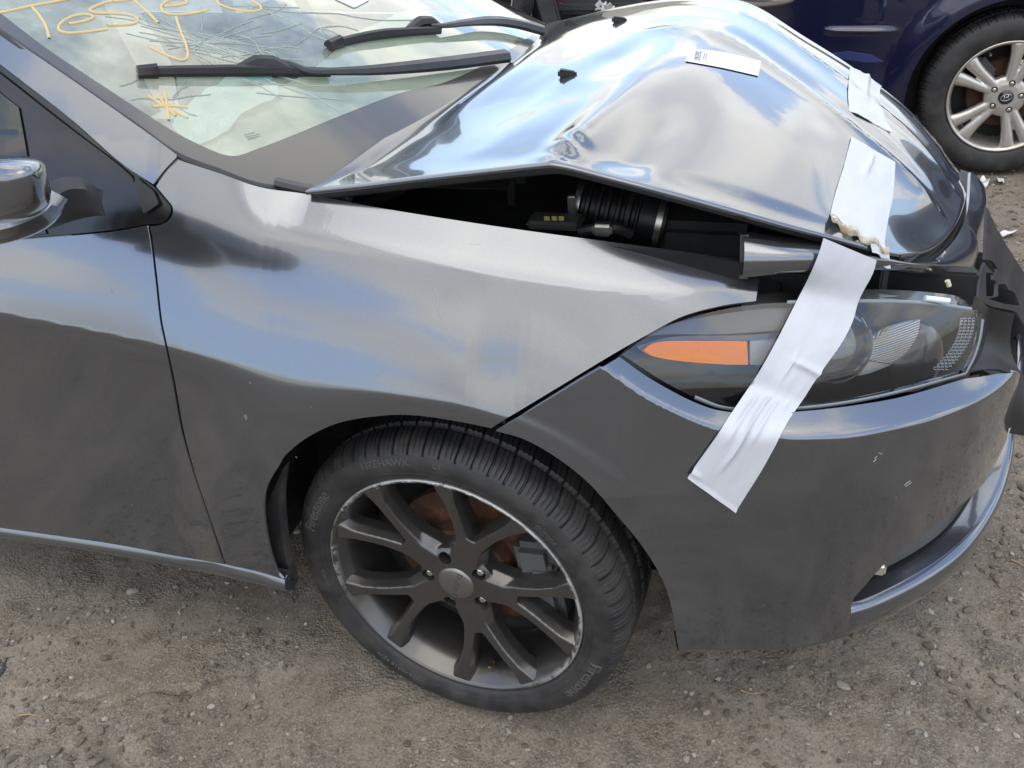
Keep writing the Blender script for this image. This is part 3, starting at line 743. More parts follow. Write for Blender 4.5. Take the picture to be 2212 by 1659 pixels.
# ------------------------------------------------------------------ headlight
GLAZE = mat('clear_lens', (.9, .92, .94), .05, spec=.5)
def glassy(m, tint, gloss, haze=.0, hazecol=(.5, .52, .5), rough=.02, ior=1.5, hz_tex=True):
    t = m.node_tree; t.nodes.clear(); o = t.nodes.new('ShaderNodeOutputMaterial')
    tr = t.nodes.new('ShaderNodeBsdfTransparent'); tr.inputs[0].default_value = (*tint, 1)
    gl = t.nodes.new('ShaderNodeBsdfGlossy'); gl.inputs['Roughness'].default_value = rough; gl.inputs[0].default_value = (1, 1, 1, 1)
    fr = t.nodes.new('ShaderNodeFresnel'); fr.inputs[0].default_value = ior
    mu = t.nodes.new('ShaderNodeMath'); mu.operation = 'MULTIPLY'; mu.inputs[1].default_value = gloss; mu.use_clamp = True; t.links.new(fr.outputs[0], mu.inputs[0])
    m1 = t.nodes.new('ShaderNodeMixShader'); t.links.new(mu.outputs[0], m1.inputs[0]); t.links.new(gl.outputs[0], m1.inputs[2])
    df = t.nodes.new('ShaderNodeBsdfDiffuse'); df.inputs[0].default_value = (*hazecol, 1)
    m2 = t.nodes.new('ShaderNodeMixShader'); t.links.new(tr.outputs[0], m2.inputs[1]); t.links.new(df.outputs[0], m2.inputs[2])
    nz = t.nodes.new('ShaderNodeTexNoise'); nz.inputs['Scale'].default_value = 11; nz.inputs['Detail'].default_value = 7; nz.inputs['Roughness'].default_value = .65
    tcx = t.nodes.new('ShaderNodeTexCoord'); t.links.new(tcx.outputs['Object'], nz.inputs['Vector'])
    mr = t.nodes.new('ShaderNodeMapRange'); mr.inputs[1].default_value = .3; mr.inputs[2].default_value = .75; mr.inputs[3].default_value = haze*.45; mr.inputs[4].default_value = haze*1.5
    t.links.new(nz.outputs[0], mr.inputs[0]); t.links.new(mr.outputs[0], m2.inputs[0])
    t.links.new(m2.outputs[0], m1.inputs[1]); t.links.new(m1.outputs[0], o.inputs[0]); return m
glassy(GLAZE, (.95, .96, .98), 1.25, .008, (.5, .54, .58))
hl = part_empty('headlight', car, local=False)
hl_out = [[(1343, 766), (1400, 726), (1480, 690), (1560, 669), (1640, 657), (1700, 653)], [(1700, 653), (1850, 650), (1990, 654), (2098, 668)], [(2098, 668), (2119, 673), (2123, 690)],
          [(2123, 690), (2117, 730), (2105, 770), (2086, 808)], [(2086, 808), (1960, 842), (1850, 866), (1750, 880), (1650, 886), (1563, 881), (1500, 858), (1430, 822), (1380, 790), (1343, 766)]]
panel('lens', LN, hl_out, GLAZE, hl, step=.008, rim=.012)
EDGE = mat('lens_rim', (.16, .18, .19), .2, coat=.5)
def ribbon_on(name, surf, px, width, m, parent, lift=.002, smooth_=True, step=5.):
    pts = curve(px, step=step) if smooth_ else poly(px, step=step)
    ab = surf.solve(pts); Pq = surf.f(ab[:, 0], ab[:, 1])+surf.normal(ab[:, 0], ab[:, 1])*lift
    nn = surf.normal(ab[:, 0], ab[:, 1]); T = np.gradient(Pq, axis=0); T /= np.linalg.norm(T, axis=1)[:, None]+1e-9
    sd = np.cross(T, nn); wv = np.broadcast_to(np.asarray(width, float), (len(Pq),))[:, None]
    V = np.stack([Pq-sd*wv/2-nn*lift*.9, Pq-sd*wv*.3, Pq+sd*wv*.3, Pq+sd*wv/2-nn*lift*.9], 1).reshape(-1, 3)
    return V, grid_faces(len(Pq), 4)
add('lens_rim', *join(*[ribbon_on('', LN, q, .006, None, None, .0015) for q in (hl_out[1], hl_out[3], hl_out[4][:7])]), EDGE, hl)
HS = offset(LN, -.075)
panel('housing', HS, [[(1330, 775), (1400, 715), (1550, 655), (1700, 630), (2110, 640)], [(2110, 640), (2150, 690), (2105, 840)], [(2105, 840), (1750, 905), (1560, 905), (1430, 850), (1330, 775)]], LAMPBLK, hl, rim=0)
MIDG = mat('reflector_grey', (.30, .295, .28), .45, .3)  # mid-grey, slightly metallic finish of the plain reflector pieces
AMB = mat('amber_reflector', (.95, .24, .0), .4, spec=.2); g = G(AMB)
vx = g.voro(300, feature='DISTANCE_TO_EDGE'); hx = g.ramp(vx, [(.0, (.86, .22, .0)), (.16, (.93, .27, .003)), (.5, (.96, .31, .005))]); g.set('Base Color', hx); g.bump(vx, .06, .002)
try:
    g.b.inputs['Subsurface Weight'].default_value = .0
except Exception: pass
SMOOTHG = mat('bezel_grey', (.055, .058, .066), .28, coat=.4)
panel('amber_reflector', offset(LN, -.016), [[(1391, 757), (1408, 743), (1440, 737), (1520, 736), (1614, 737)], ('p', [(1614, 737), (1616, 788)]), [(1616, 788), (1560, 787), (1470, 780), (1410, 769), (1391, 757)]], AMB, hl, rim=.02)
panel('bezel', offset(LN, -.022), [[(1382, 728), (1440, 703), (1530, 683), (1640, 668), (1720, 664)], ('p', [(1720, 664), (1700, 712)]), [(1700, 712), (1560, 722), (1440, 722), (1382, 728)]], SMOOTHG, hl, rim=.03)
panel('bezel', offset(LN, -.03), [[(1375, 748), (1450, 728), (1600, 724), (1720, 716)], ('p', [(1720, 716), (1724, 735)]), [(1724, 735), (1600, 736), (1440, 737), (1385, 758)]], SMOOTHG, hl, rim=.02)
panel('side_reflector', offset(LN, -.03), [('p', [(1620, 737), (1720, 727), (1745, 745), (1715, 790), (1620, 788), (1620, 737)])], MIDG, hl, rim=.02)
RIB = mat('ribbed_reflector', (.80, .76, .68), .3, .75); g = G(RIB)
wv = g.n('ShaderNodeTexWave'); wv.bands_direction = 'Z'; wv.inputs['Scale'].default_value = 95; g.t.links.new(g.coord(), wv.inputs[0])
g.bump(wv.outputs[1], .6, .004); g.set('Base Color', g.mix(wv.outputs[1], (.45, .42, .36), (.88, .84, .76)))
panel('ribbed_reflector', offset(LN, lambda a, b: -.045), [[(1880, 742), (1925, 708), (1988, 690)], [(1988, 690), (1982, 722), (1960, 758), (1925, 786)], ('p', [(1925, 786), (1878, 778), (1880, 742)])], RIB, hl, rim=.02)
panel('reflector_step', offset(LN, -.05), [('p', [(1816, 812), (1818, 790), (1850, 765), (1878, 748), (1876, 780), (1925, 788), (1880, 806), (1816, 820), (1816, 812)])], MIDG, hl, rim=.02)
# projector bowls: two shallow domes behind the lens
def dome(name, cpx, off, R, m, depth=.6, n=40):
    c_ = offset(LN, off).at([cpx])[0]; ab = LN.solve([cpx]); nn = LN.normal(ab[:, 0], ab[:, 1])[0]
    tx = np.cross([0, 0, 1], nn); tx /= np.linalg.norm(tx); tz = np.cross(nn, tx)
    th = np.linspace(0, PI/2, 12); a = np.linspace(0, 2*PI, n, endpoint=False)
    V = np.stack([c_+R*np.sin(q)*(np.cos(a)[:, None]*tx+np.sin(a)[:, None]*tz)+nn*R*depth*np.cos(q) for q in th]).reshape(-1, 3)
    return add(name, V, [f[::-1] for f in grid_faces(12, n, 0, True)], m, hl)
DOMEM = mat('projector_glass', (.02, .022, .026), .06, coat=1., spec=.8)
dome('projector_lens', (1800, 742), -.058, .062, DOMEM, .55)
dome('projector_bowl', (1975, 770), -.075, .058, mat('bowl_black', (.016, .018, .02), .25, coat=.7), .35)
panel('bezel', offset(LN, -.055), [[(1570, 885), (1650, 800), (1740, 790), (1820, 830)], [(1820, 830), (1700, 875), (1570, 885)]], LAMPBLK, hl, rim=.02)
# small moulded ticks along the front edge of the lens
TICK = mat('lens_ticks', (.62, .65, .67), .35)
geos = []
for i in range(16):
    q = i/15; v = 690+q*108; uc = 2103-52*q**2.2-4*q; 
    for j in range(4):
        u = uc-18+j*8.5-2*q
        ab = LN.solve([(u-2.6, v-2.4), (u-3.2, v+2.4), (u+2.4, v+2.8), (u+2.6, v-2.6), (u-.5, v+1.0), (u+2.6, v+.6)])
        Pq = LN.f(ab[:, 0], ab[:, 1])-LN.normal(ab[:, 0], ab[:, 1])*.006
        geos.append(tube(np.stack([Pq[3], Pq[0], Pq[1], Pq[2]]), .0009, 5))
tag(add('lens_ticks', *join(*geos), TICK, hl), kind='stuff')
# clear upper flange of the lamp with clips
FLG = offset(LN, lambda a, b: -.012-.5*np.maximum(b-.80, 0))
CL2 = mat('clear_flange', (.30, .34, .36), .12, coat=.6)
glassy(CL2, (.75, .8, .84), 1.6, .22, (.42, .46, .48))
strip('lens_flange', [atY(u, v, y) for u, v, y in ((1700, 650, .235), (1850, 648, .245), (1990, 653, .275), (2098, 667, .33))], [atY(u, v, y) for u, v, y in ((1710, 634, .275), (1890, 625, .285), (2050, 636, .32), (2086, 650, .365))], CL2, hl, n=50, rows=4, thick=.003)
for u0, u1, v in ((1898, 1960, 645), (1998, 2050, 648)):
    a0, a1 = atY(u0, v-4, .272), atY(u1, v+2, .285)
    solid('lens_clip', *tube(np.stack([a0, a1]), .0045, 8), TICK, hl)
# dark structure seen between nose piece, fender tip and lamp
for u, v, y, s_, m_ in ((1690, 622, .33, (.10, .02, .07), GREYPL), (1960, 612, .40, (.20, .03, .06), VOID), (1905, 618, .34, (.012, .03, .08), DKMETAL), (2030, 612, .42, (.015, .02, .07), DKMETAL)):
    solid('lamp_bracket', *box(atY(u, v, y), s_, bev=.004), m_, car)
panel('nose_backing', offset(LN, -.13), [('p', [(1600, 560), (1800, 560), (2010, 570), (2110, 560), (2135, 640), (2120, 700), (1900, 720), (1600, 690), (1600, 560)])], VOID, car, rim=0)
solid('amber_clip', *tube(np.stack([atY(2046, 606, .36), atY(2050, 618, .36)]), .004, 8), mat('cream_clip', (.6, .55, .42), .4), car)

# ------------------------------------------------------------------ broken black grille shell at the nose
def sheet_px(name, pts, yf, m, parent, thick=.004, holes=()):
    """plate through picture points at depths yf(u, v), cut out with holes, given thickness"""
    outer = poly(list(pts)+[pts[0]], step=6.)[:-1]; hs = [poly(list(h)+[h[0]], step=5.)[:-1] for h in holes]
    lo, hi = outer.min(0), outer.max(0); A, C = np.meshgrid(np.arange(lo[0]+5, hi[0], 9.), np.arange(lo[1]+5, hi[1], 9.), indexing='ij'); I = np.stack([A.ravel(), C.ravel()], 1)
    k = inside(I, outer)
    for h in hs: k &= ~inside(I, h)
    I = I[k]; loops = [outer]+hs; allp = np.vstack(loops+[I]); ed = []; o_ = 0
    for l in loops: ed += [(o_+i, o_+(i+1) % len(l)) for i in range(len(l))]; o_ += len(l)
    co, e2, fa, *_ = delaunay_2d_cdt([Vector(p) for p in allp], ed, [], 0, 1e-6)
    co = np.array([c[:] for c in co]); F = []
    for f in fa:
        c_ = co[list(f)].mean(0)[None]
        if inside(c_, outer)[0] and not any(inside(c_, h)[0] for h in hs): F.append(tuple(f))
    d = ray_dir(co[:, 0], co[:, 1]); Pq = np.stack([atY(u, v, yf(u, v)) for u, v in co])
    nrm = np.cross(Pq[F[0][1]]-Pq[F[0][0]], Pq[F[0][2]]-Pq[F[0][0]]); nrm /= np.linalg.norm(nrm)
    if np.dot(nrm, CAM_POS-Pq[0]) < 0: nrm = -nrm
    n0 = len(Pq); V = np.vstack([Pq, Pq-nrm*thick]); cnt = {}
    for f in F:
        for i in range(3):
            e = (f[i], f[(i+1) % 3]); cnt[e] = 1
    R = [(e[0], e[1], e[1]+n0, e[0]+n0) for e in cnt if (e[1], e[0]) not in cnt]
    return solid(name, V, F+[tuple(i+n0 for i in f[::-1]) for f in F]+R, m, parent, angle=35)
yg = lambda u, v: .60+.0020*(u-2110)+.0003*(560-v)
sheet_px('broken_grille', [(2126, 448), (2150, 500), (2178, 545), (2240, 640), (2260, 760), (2225, 740), (2205, 700), (2188, 672), (2135, 662), (2108, 648), (2112, 590), (2122, 566)], yg, NAVYPL, car, .006,
         holes=[[(2118, 560), (2136, 562), (2150, 582), (2143, 592), (2125, 575)], [(2123, 588), (2140, 590), (2140, 604), (2148, 612), (2146, 640), (2124, 640)], [(2150, 614), (2166, 612), (2172, 626), (2186, 632), (2197, 660), (2160, 655), (2128, 645), (2150, 640)]])
sheet_px('grille_backing', [(2100, 540), (2180, 560), (2240, 680), (2290, 830), (2170, 830), (2095, 760), (2100, 640)], lambda u, v: .74+.0012*(u-2110), VOID, car, .01)
strip('grille_duct', [atY(u, v, y) for u, v, y in ((2108, 655, .60), (2150, 668, .62), (2192, 678, .66))], [atY(u, v, y) for u, v, y in ((2098, 800, .50), (2165, 800, .55), (2250, 850, .60))], BLACK, car, n=24, rows=10, bulge=-.03, thick=.004)
strip('grille_lower_frame', [atY(u, v, y) for u, v, y in ((2095, 806, .40), (2140, 800, .45), (2190, 815, .52), (2280, 850, .60))], [atY(u, v, y) for u, v, y in ((2150, 822, .37), (2165, 840, .42), (2172, 930, .48), (2290, 945, .56))], BLACK, car, n=30, rows=8, bulge=.01, thick=.006)

# ------------------------------------------------------------------ engine bay things seen through the gap
def bay(u, v, y): return atY(u, v, y)
a0, a1 = bay(1250, 440, .42), bay(1440, 482, .42)
L = np.linspace(0, 1, 60); path = a0+(a1-a0)*L[:, None]
solid('intake_hose', *tube(path, .048+.004*np.sign(np.sin(L*2*PI*9))*(L < .7), 28), BLACK, car)
a2 = bay(1620, 515, .42)
solid('air_box', *box((a1+a2)/2+np.array([.0, .03, -.02]), (.16, .16, .10), bev=.015), GREYPL, car)
for q in (.02, .93):
    c_ = a0+(a1-a0)*q; d_ = (a1-a0)/np.linalg.norm(a1-a0)
    solid('hose_clamp', *tube(np.stack([c_-d_*.005, c_+d_*.005]), .0545, 30), METAL, car)
solid('clamp_screw', *box(bay(1236, 440, .36), (.014, .012, .03), bev=.002), METAL, car)
YEL = mat('yellowed_label', (.35, .30, .10), .6)
solid('washer_cap', *box(bay(1200, 478, .30), (.09, .05, .014), bev=.006), plastic('cap_grey', (.05, .05, .045), .5), car)
for u in (1185, 1201, 1216): solid('cap_mark', *box(bay(u, 474, .296)+np.array([0, -.01, .006]), (.009, .002, .007)), YEL, car)
solid('wiring_loom', *tube(curve([bay(1255, 500, .24), bay(1290, 494, .23), bay(1325, 492, .24), bay(1360, 505, .26)], n=30), .009, 8), BLACK, car)
solid('loom_connector', *box(bay(1302, 494, .22), (.03, .02, .02), bev=.004), METAL, car)
solid('hinge_bracket', *join(box(bay(1080, 385, .50), (.10, .012, .014)), box(bay(1105, 408, .49), (.014, .012, .06))), GREYPL, car)
solid('strut_tower', *lathe([(.0, .0), (.05, .0), (.055, .03), (.09, .035), (.10, .1)], 30), GREYPL, car).matrix_local = Matrix.Translation(Vector(bay(1240, 392, .75))+world_off(car))@Matrix.Rotation(-PI/2, 4, 'X')
add('bay_side_rail', *(lambda A_, B_: (np.stack([A_, B_], 1).reshape(-1, 3), grid_faces(len(A_), 2)))(np.stack([atY(u, v, .17) for u, v in curve([(640, 418), (820, 452), (1000, 480), (1300, 523), (1610, 562)], n=40)])+[0, .0, -.004], np.stack([atY(u, v, .19) for u, v in curve([(640, 418), (820, 452), (1000, 480), (1300, 523), (1610, 562)], n=40)])+[0, .012, -.10]), VOID, car)
cw = curve([(600, 408), (660, 422), (760, 438)], n=12)
solid('hood_hinge', *tube(np.stack([atY(u, v, .19) for u, v in cw])+[0, 0, .01], .010, 8), DKMETAL, car)
solid('cowl_arm', *box(bay(800, 425, .45), (.16, .05, .03), np.array([[.9, .1, .35], [-.1, 1, 0], [-.35, 0, .9]]), .008), GREYPL, car)

# ------------------------------------------------------------------ windshield
WS = mat('cracked_windshield_glass', (.8, .9, .85), .02)
glassy(WS, (.74, .87, .79), 1.7, .32, (.62, .66, .52))
ws = part_empty('windshield', car, local=False)
panel('glass', GL, [('p', [(-420, -225), (0, 70), (150, 174), (300, 279), (383, 337)]), [(383, 337), (470, 370), (560, 401), (664, 408)], ('s', [GL.solve([(664, 408)])[0], (.02, .45), (.06, .8), (.06, 1.1), (-.05, 1.5), (-.15, 1.68), (-.55, 1.60), (-1.05, 1.52), (-1.10, 1.2), (-1.12, .7)])], WS, ws, step=.02, rim=0)
FRIT = mat('black_glass_border', (.046, .042, .036), .24, coat=.8, coat_rough=.05)
panel('glass_border', offset(GL, .0012), [[(-20, 45), (0, 68), (150, 174), (300, 279), (383, 337)], [(383, 337), (470, 370), (560, 401), (664, 408)], ('s', [GL.solve([(664, 408)])[0], (.02, .45), (.06, .8), (.06, 1.1), (-.02, 1.45)]),
    [(1150, 75), (1060, 132), (960, 178), (870, 199), (737, 249), (640, 289), (560, 320), (500, 337), (430, 312), (367, 279), (187, 162), (100, 104), (-20, 12)], ('p', [(-20, 12), (-20, 45)])], FRIT, ws, step=.015, rim=0)
add('glass_moulding', *ribbon_on('', GL, [(-420, -226), (0, 69), (150, 173), (300, 278), (383, 336), (470, 370), (560, 402), (650, 409)], .012, None, None, .004), BLACK, ws)
# crack lines: a star where it was hit and long wandering branches
CRK = mat('crack_lines', (.42, .46, .42), .5); CRKD = mat('crack_shadow', (.27, .30, .27), .5)
rr = random.Random(11); lines = []
cx, cy = 438, 93
for i in range(30):
    an = rr.uniform(0, 2*PI); L_ = rr.uniform(14, 60)*(1.9 if rr.random() < .25 else 1); r0 = rr.uniform(1, 9)
    lines.append([(cx+math.cos(an)*r0*1.5, cy+math.sin(an)*r0*.75), (cx+math.cos(an+.04)*L_*1.5, cy+math.sin(an+.04)*L_*.75)])
for i in range(13):
    y0 = rr.uniform(5, 250); x0 = rr.uniform(120, 560); p = [(x0, y0)]; sl_ = rr.uniform(.05, .35)
    for k in range(rr.randint(4, 9)):
        x0 += rr.uniform(25, 60); sl_ += rr.uniform(-.09, .09); y0 += sl_*rr.uniform(25, 55); p.append((x0, y0))
    lines.append(p)
for i in range(7):
    an = rr.choice([rr.uniform(-.9, .35), rr.uniform(2.3, 3.6)]); d0 = rr.uniform(30, 120); p = []
    for k in range(4): p.append((cx+math.cos(an)*(d0+k*26)*1.2, cy+math.sin(an)*(d0+k*26)*.8)); an += rr.uniform(-.05, .05)
    lines.append(p)
for k, c_ in enumerate(((370, 215), (470, 150), (420, 95), (690, 60), (560, 110))):
    for j in range(5):
        an = rr.uniform(0, 2*PI); p = [c_]
        for q in range(4): p.append((p[-1][0]+math.cos(an)*22, p[-1][1]+math.sin(an)*12)); an += rr.uniform(-.5, .5)
        lines.append(p)
wsp = np.array([(10, 60), (90, 118), (185, 175), (300, 250), (370, 300), (500, 345), (700, 285), (960, 185), (1100, 60), (1000, -60), (0, -60)], float)
gA, gB = [], []
for p in lines:
    p = [q for q in p if inside(np.array([q]), wsp)[0] and q[1] > -40]
    if len(p) < 2: continue
    gA.append(ribbon_on('', GL, p, .00045, None, None, .0012, True, 14.))
    gB.append(ribbon_on('', GL, [(u+1.2, v+1.4) for u, v in p], .0005, None, None, .0008, True, 14.))  # darker shifted copy of each crack, its shade drawn as a line
tag(add('glass_cracks', *join(*gA), CRK, ws), kind='stuff'); tag(add('crack_lines', *join(*gB), CRKD, ws), kind='stuff')
# paint-pen writing
PEN = mat('yellow_paint_pen', (.52, .385, .18), .6)
wr = part_empty('painted_writing', car, local=False)
def stroke(name, z1, parent=wr, wd=.005):
    V, F = ribbon_on('', GL, [(x/3, y/3) for x, y in z1], wd, None, None, .0022); return add(name, V, F, PEN, parent)
for nm, st in (('letter_t', [[(-60, 95), (0, 85), (200, 42), (400, 4), (560, -30)], [(207, 44), (268, 118), (303, 185), (320, 250)]]),
               ('letter_e', [[(445, 157), (560, 135), (607, 110), (565, 96), (470, 108), (395, 150), (378, 190), (420, 212), (490, 214), (600, 203), (695, 190)]]),
               ('letter_s', [[(800, -5), (700, 15), (630, 38), (582, 65), (620, 84), (760, 90), (860, 104), (897, 130), (870, 153), (785, 163), (695, 163)]]),
               ('letter_t', [[(735, 12), (830, 0), (960, -25), (1090, -50)], [(868, 0), (955, 78), (1026, 150)]]),
               ('letter_e', [[(1062, 44), (1150, 36), (1215, 18), (1195, 0), (1110, 0), (1055, 25), (1045, 55), (1070, 85), (1150, 97), (1270, 85), (1350, 65)]]),
               ('letter_d', [[(1640, -60), (1560, -25), (1440, -10), (1408, 8), (1430, 32), (1510, 60), (1610, 76), (1680, 68), (1695, 48), (1650, 15), (1560, -60), (1500, -110)]]),
               ('check_mark', [[(968, 303), (1050, 345), (1140, 382), (1195, 390), (1218, 365), (1205, 290), (1170, 200), (1140, 110)]]),
               ('asterisk', [[(960, 620), (1060, 685), (1215, 765)], [(1065, 593), (1082, 680), (1094, 780)], [(990, 691), (1100, 688), (1216, 697)], [(1026, 618), (1085, 700), (1140, 752)]])):
    V, F = join(*[ribbon_on('', GL, [(x/3, y/3) for x, y in q], .0050, None, None, .0022) for q in st]); add(nm, V, F, PEN, wr)
# inspection stamp etched in the corner of the glass (fine print, too small to read)
geos = []
for i, (x0, x1, y) in enumerate(((1585, 1650, 868), (1590, 1680, 880), (1600, 1690, 890), (1605, 1665, 900))):
    geos.append(ribbon_on('', GL, [(x0/3, (y+8)/3), (x1/3, (y-10)/3)], .0009, None, None, .001, False))
add('etched_stamp', *join(*geos), CRKD, ws)
# blank white sticker at the top of the glass (its code is left out)
WHT = mat('white_label', (.60, .61, .63), .45)
panel('glass_sticker', offset(GL, .002), [('p', [(722, -12), (800, -30), (797, 0), (766, 17), (722, -3), (722, -12)])], WHT, ws, rim=0)

# ------------------------------------------------------------------ cabin behind the glass
DASH = plastic('dash_beige', (.46, .46, .38), .75); SEAT = mat('grey_cloth', (.20, .20, .19), .9)
dp = [(-.22, .98), (-.40, 1.00), (-.58, 1.015), (-.68, .99), (-.72, .90), (-.70, .70)]
dy = np.linspace(.2, 1.63, 30)
V = np.stack([np.stack([np.array([x+.05*np.sin((y-.2)/1.43*PI), y, z-.025+.02*np.exp(-((y-1.3)/.18)**2)]) for x, z in curve(dp, n=24)]) for y in dy]).reshape(-1, 3)
o = add('dashboard', V, grid_faces(30, 24), DASH, car)
cs = np.array([-.86, 1.30, 1.02]); a = np.linspace(0, 2*PI, 60); ax1 = np.array([0, 1, 0]); ax2 = np.array([-.42, 0, .9])
sw = part_empty('steering_wheel', car, local=False)
ringp = cs+.185*(np.cos(a)[:, None]*ax1+np.sin(a)[:, None]*ax2)
solid('wheel_rim', *tube(ringp, .016, 10, caps=False), GREYPL, sw)
solid('wheel_hub', *box(cs, (.06, .14, .12), np.array([[.9, 0, .42], [0, 1, 0], [-.42, 0, .9]]), .02), GREYPL, sw)
for yy in (.55, 1.28):
    st_ = part_empty('seat', car, local=False)
    solid('seat_cushion', *box((-1.25, yy, .62), (.5, .5, .16), bev=.05), SEAT, st_)
    solid('seat_back', *box((-1.58, yy, .95), (.16, .48, .62), np.array([[.95, 0, .3], [0, 1, 0], [-.3, 0, .95]]), .05), SEAT, st_)
    solid('headrest', *box((-1.66, yy, 1.30), (.10, .26, .18), bev=.04), SEAT, st_)
solid('roof', *join(box((-1.95, .915, 1.445), (1.75, 1.16, .03), bev=.012)), PAINT, car)
solid('cabin_floor', *box((-1.2, .915, .42), (1.6, 1.5, .05), bev=.01), VOID, car)
# left flank of the car, mirrored
LF = Surf(lambda a, b: np.stack([a, 1.83-flankY(a, b), b-.066], -1), -1.8, .62, .15, 1.5, n=40, flip=not FL.flip)
panel('left_fender', LF, [('s', [(-.50, 1.04), (-.405, 1.05), (-.27, 1.010), (-.2, .996), (.05, .964), (.25, .935), (.45, .90), (.62, .86), (.62, .35), (-.50, .35), (-.50, 1.04)])], DARKP, car, step=.02)
panel('left_pillar', LF, [('s', [(-.50, 1.07), (-.44, 1.075), (-.7, 1.24), (-1.05, 1.44), (-1.12, 1.42), (-.75, 1.19), (-.50, 1.07)])], PAINT, car, step=.02)
panel('left_door', LF, [('s', [(-.51, 1.03), (-.51, .33), (-1.6, .33), (-1.6, 1.05), (-.51, 1.03)])], PAINT, car, step=.03)

# ------------------------------------------------------------------ wipers
def wiper(blade, blade_w, arm, arm_w, bracket, cap):
    wp = part_empty('windshield_wiper', car, local=False)
    def rail(px, lift0, wid, hgt, name, m):
        ab = offset(GL, float(np.mean(lift0)+.5*np.mean(hgt))).solve(curve(px, n=40)); nn = GL.normal(ab[:, 0], ab[:, 1]); q = np.linspace(0, 1, 40)
        Lf = np.interp(q, np.linspace(0, 1, len(lift0)), lift0); W = np.interp(q, np.linspace(0, 1, len(wid)), wid); H = np.interp(q, np.linspace(0, 1, len(hgt)), hgt)
        Pq = GL.f(ab[:, 0], ab[:, 1])+nn*Lf[:, None]
        secs = [np.array([(-w_/2, 0), (-w_/2, h_*.45), (-w_*.22, h_), (w_*.22, h_), (w_/2, h_*.45), (w_/2, 0)]) for w_, h_ in zip(W, H)]
        return solid(name, *sweep(Pq, secs, nn), m, wp, angle=25)
    rail(blade, [.004, .004, .004], blade_w, [.012, .016, .012], 'wiper_blade', BLACK)
    rail(blade, [.001, .001], [.004, .004], [.006, .006], 'blade_rubber', RUBBER)
    rail(cap, [.004, .004], [.021, .022], [.015, .019], 'blade_cap', BLACKGLOSS)
    rail(arm, [.014, .016, .014, .014], arm_w, [.006, .010, .016, .018], 'wiper_arm', GLOSSARM)
    rail(bracket, [.008, .012, .012, .010], [.016, .026, .026, .018], [.008, .015, .015, .008], 'blade_bracket', BLACK)
    return wp
GLOSSARM = plastic('satin_black_arm', (.014, .015, .017), .32, .02, 90, .1)
wiper([(298, 152), (450, 152), (600, 152), (712, 154)], [.017, .018, .016], [(600, 128), (630, 134), (668, 150), (720, 152), (800, 150), (940, 138), (1092, 120)], [.008, .016, .026, .032, .034], [(516, 140), (555, 134), (590, 136), (628, 146)], [(296, 152), (340, 152)])
wiper([(712, 95), (790, 78), (880, 68), (950, 64)], [.016, .017, .014], [(932, 52), (962, 52), (1000, 48), (1060, 44), (1110, 50), (1168, 66)], [.008, .018, .03, .034, .034], [(884, 58), (905, 48), (930, 48), (955, 56)], [(710, 95), (735, 88)])

# ------------------------------------------------------------------ door mirror
mi = part_empty('side_mirror', car, local=False)
ym = -.16
ctr = atY(-25, 425, ym)
prof = []
for q in np.linspace(0, 1, 30):
    an = PI*q
mv = []
us = np.linspace(0, 1, 40); vs = np.linspace(0, 2*PI, 40, endpoint=False)
pxr = [(110, 392), (96, 352), (60, 338), (0, 335), (-80, 338), (-150, 350), (-180, 420), (-150, 470), (-80, 495), (0, 492), (70, 472), (108, 440)]
ringm = curve(pxr+[pxr[0]], n=61)[:-1]; cpx = np.array([-30., 418.])
V = []; 
lay = np.linspace(0, 1, 14)
for l in lay:
    r_ = np.cos(l*PI/2)**.55 if l < 1 else 0.0
    sp = cpx+(ringm-cpx)*max(r_, 1e-3); yv = ym+.01-.085*np.sin(l*PI/2)
    V.append(np.stack([atY(u, v, yv) for u, v in sp]))
Vb = [np.stack([atY(u, v, ym+.05) for u, v in cpx+(ringm-cpx)*.97]), np.stack([atY(u, v, ym+.075) for u, v in cpx+(ringm-cpx)*.86])]
V = np.stack(Vb[::-1]+V); solid('mirror_housing', V.reshape(-1, 3), grid_faces(len(V), 60, 0, True), PAINT, mi, angle=60)
strip('mirror_skirt', [atY(u, v, y) for u, v, y in ((-150, 485, -.19), (-60, 503, -.21), (20, 492, -.20), (90, 462, -.16), (128, 420, -.11))], [atY(u, v, y) for u, v, y in ((-150, 505, -.15), (-60, 522, -.16), (20, 512, -.15), (95, 482, -.12), (140, 428, -.07))], PAINT, mi, n=40, rows=6, bulge=.012, thick=.02)
strip('mirror_arm', [atY(u, v, y) for u, v, y in ((120, 425, -.06), (150, 409, -.03), (190, 411, .0), (220, 437, .035))], [atY(u, v, y) for u, v, y in ((60, 500, -.03), (110, 488, .0), (170, 462, .02), (219, 441, .04))], GREYPL, mi, n=30, rows=10, bulge=.02, thick=.02)

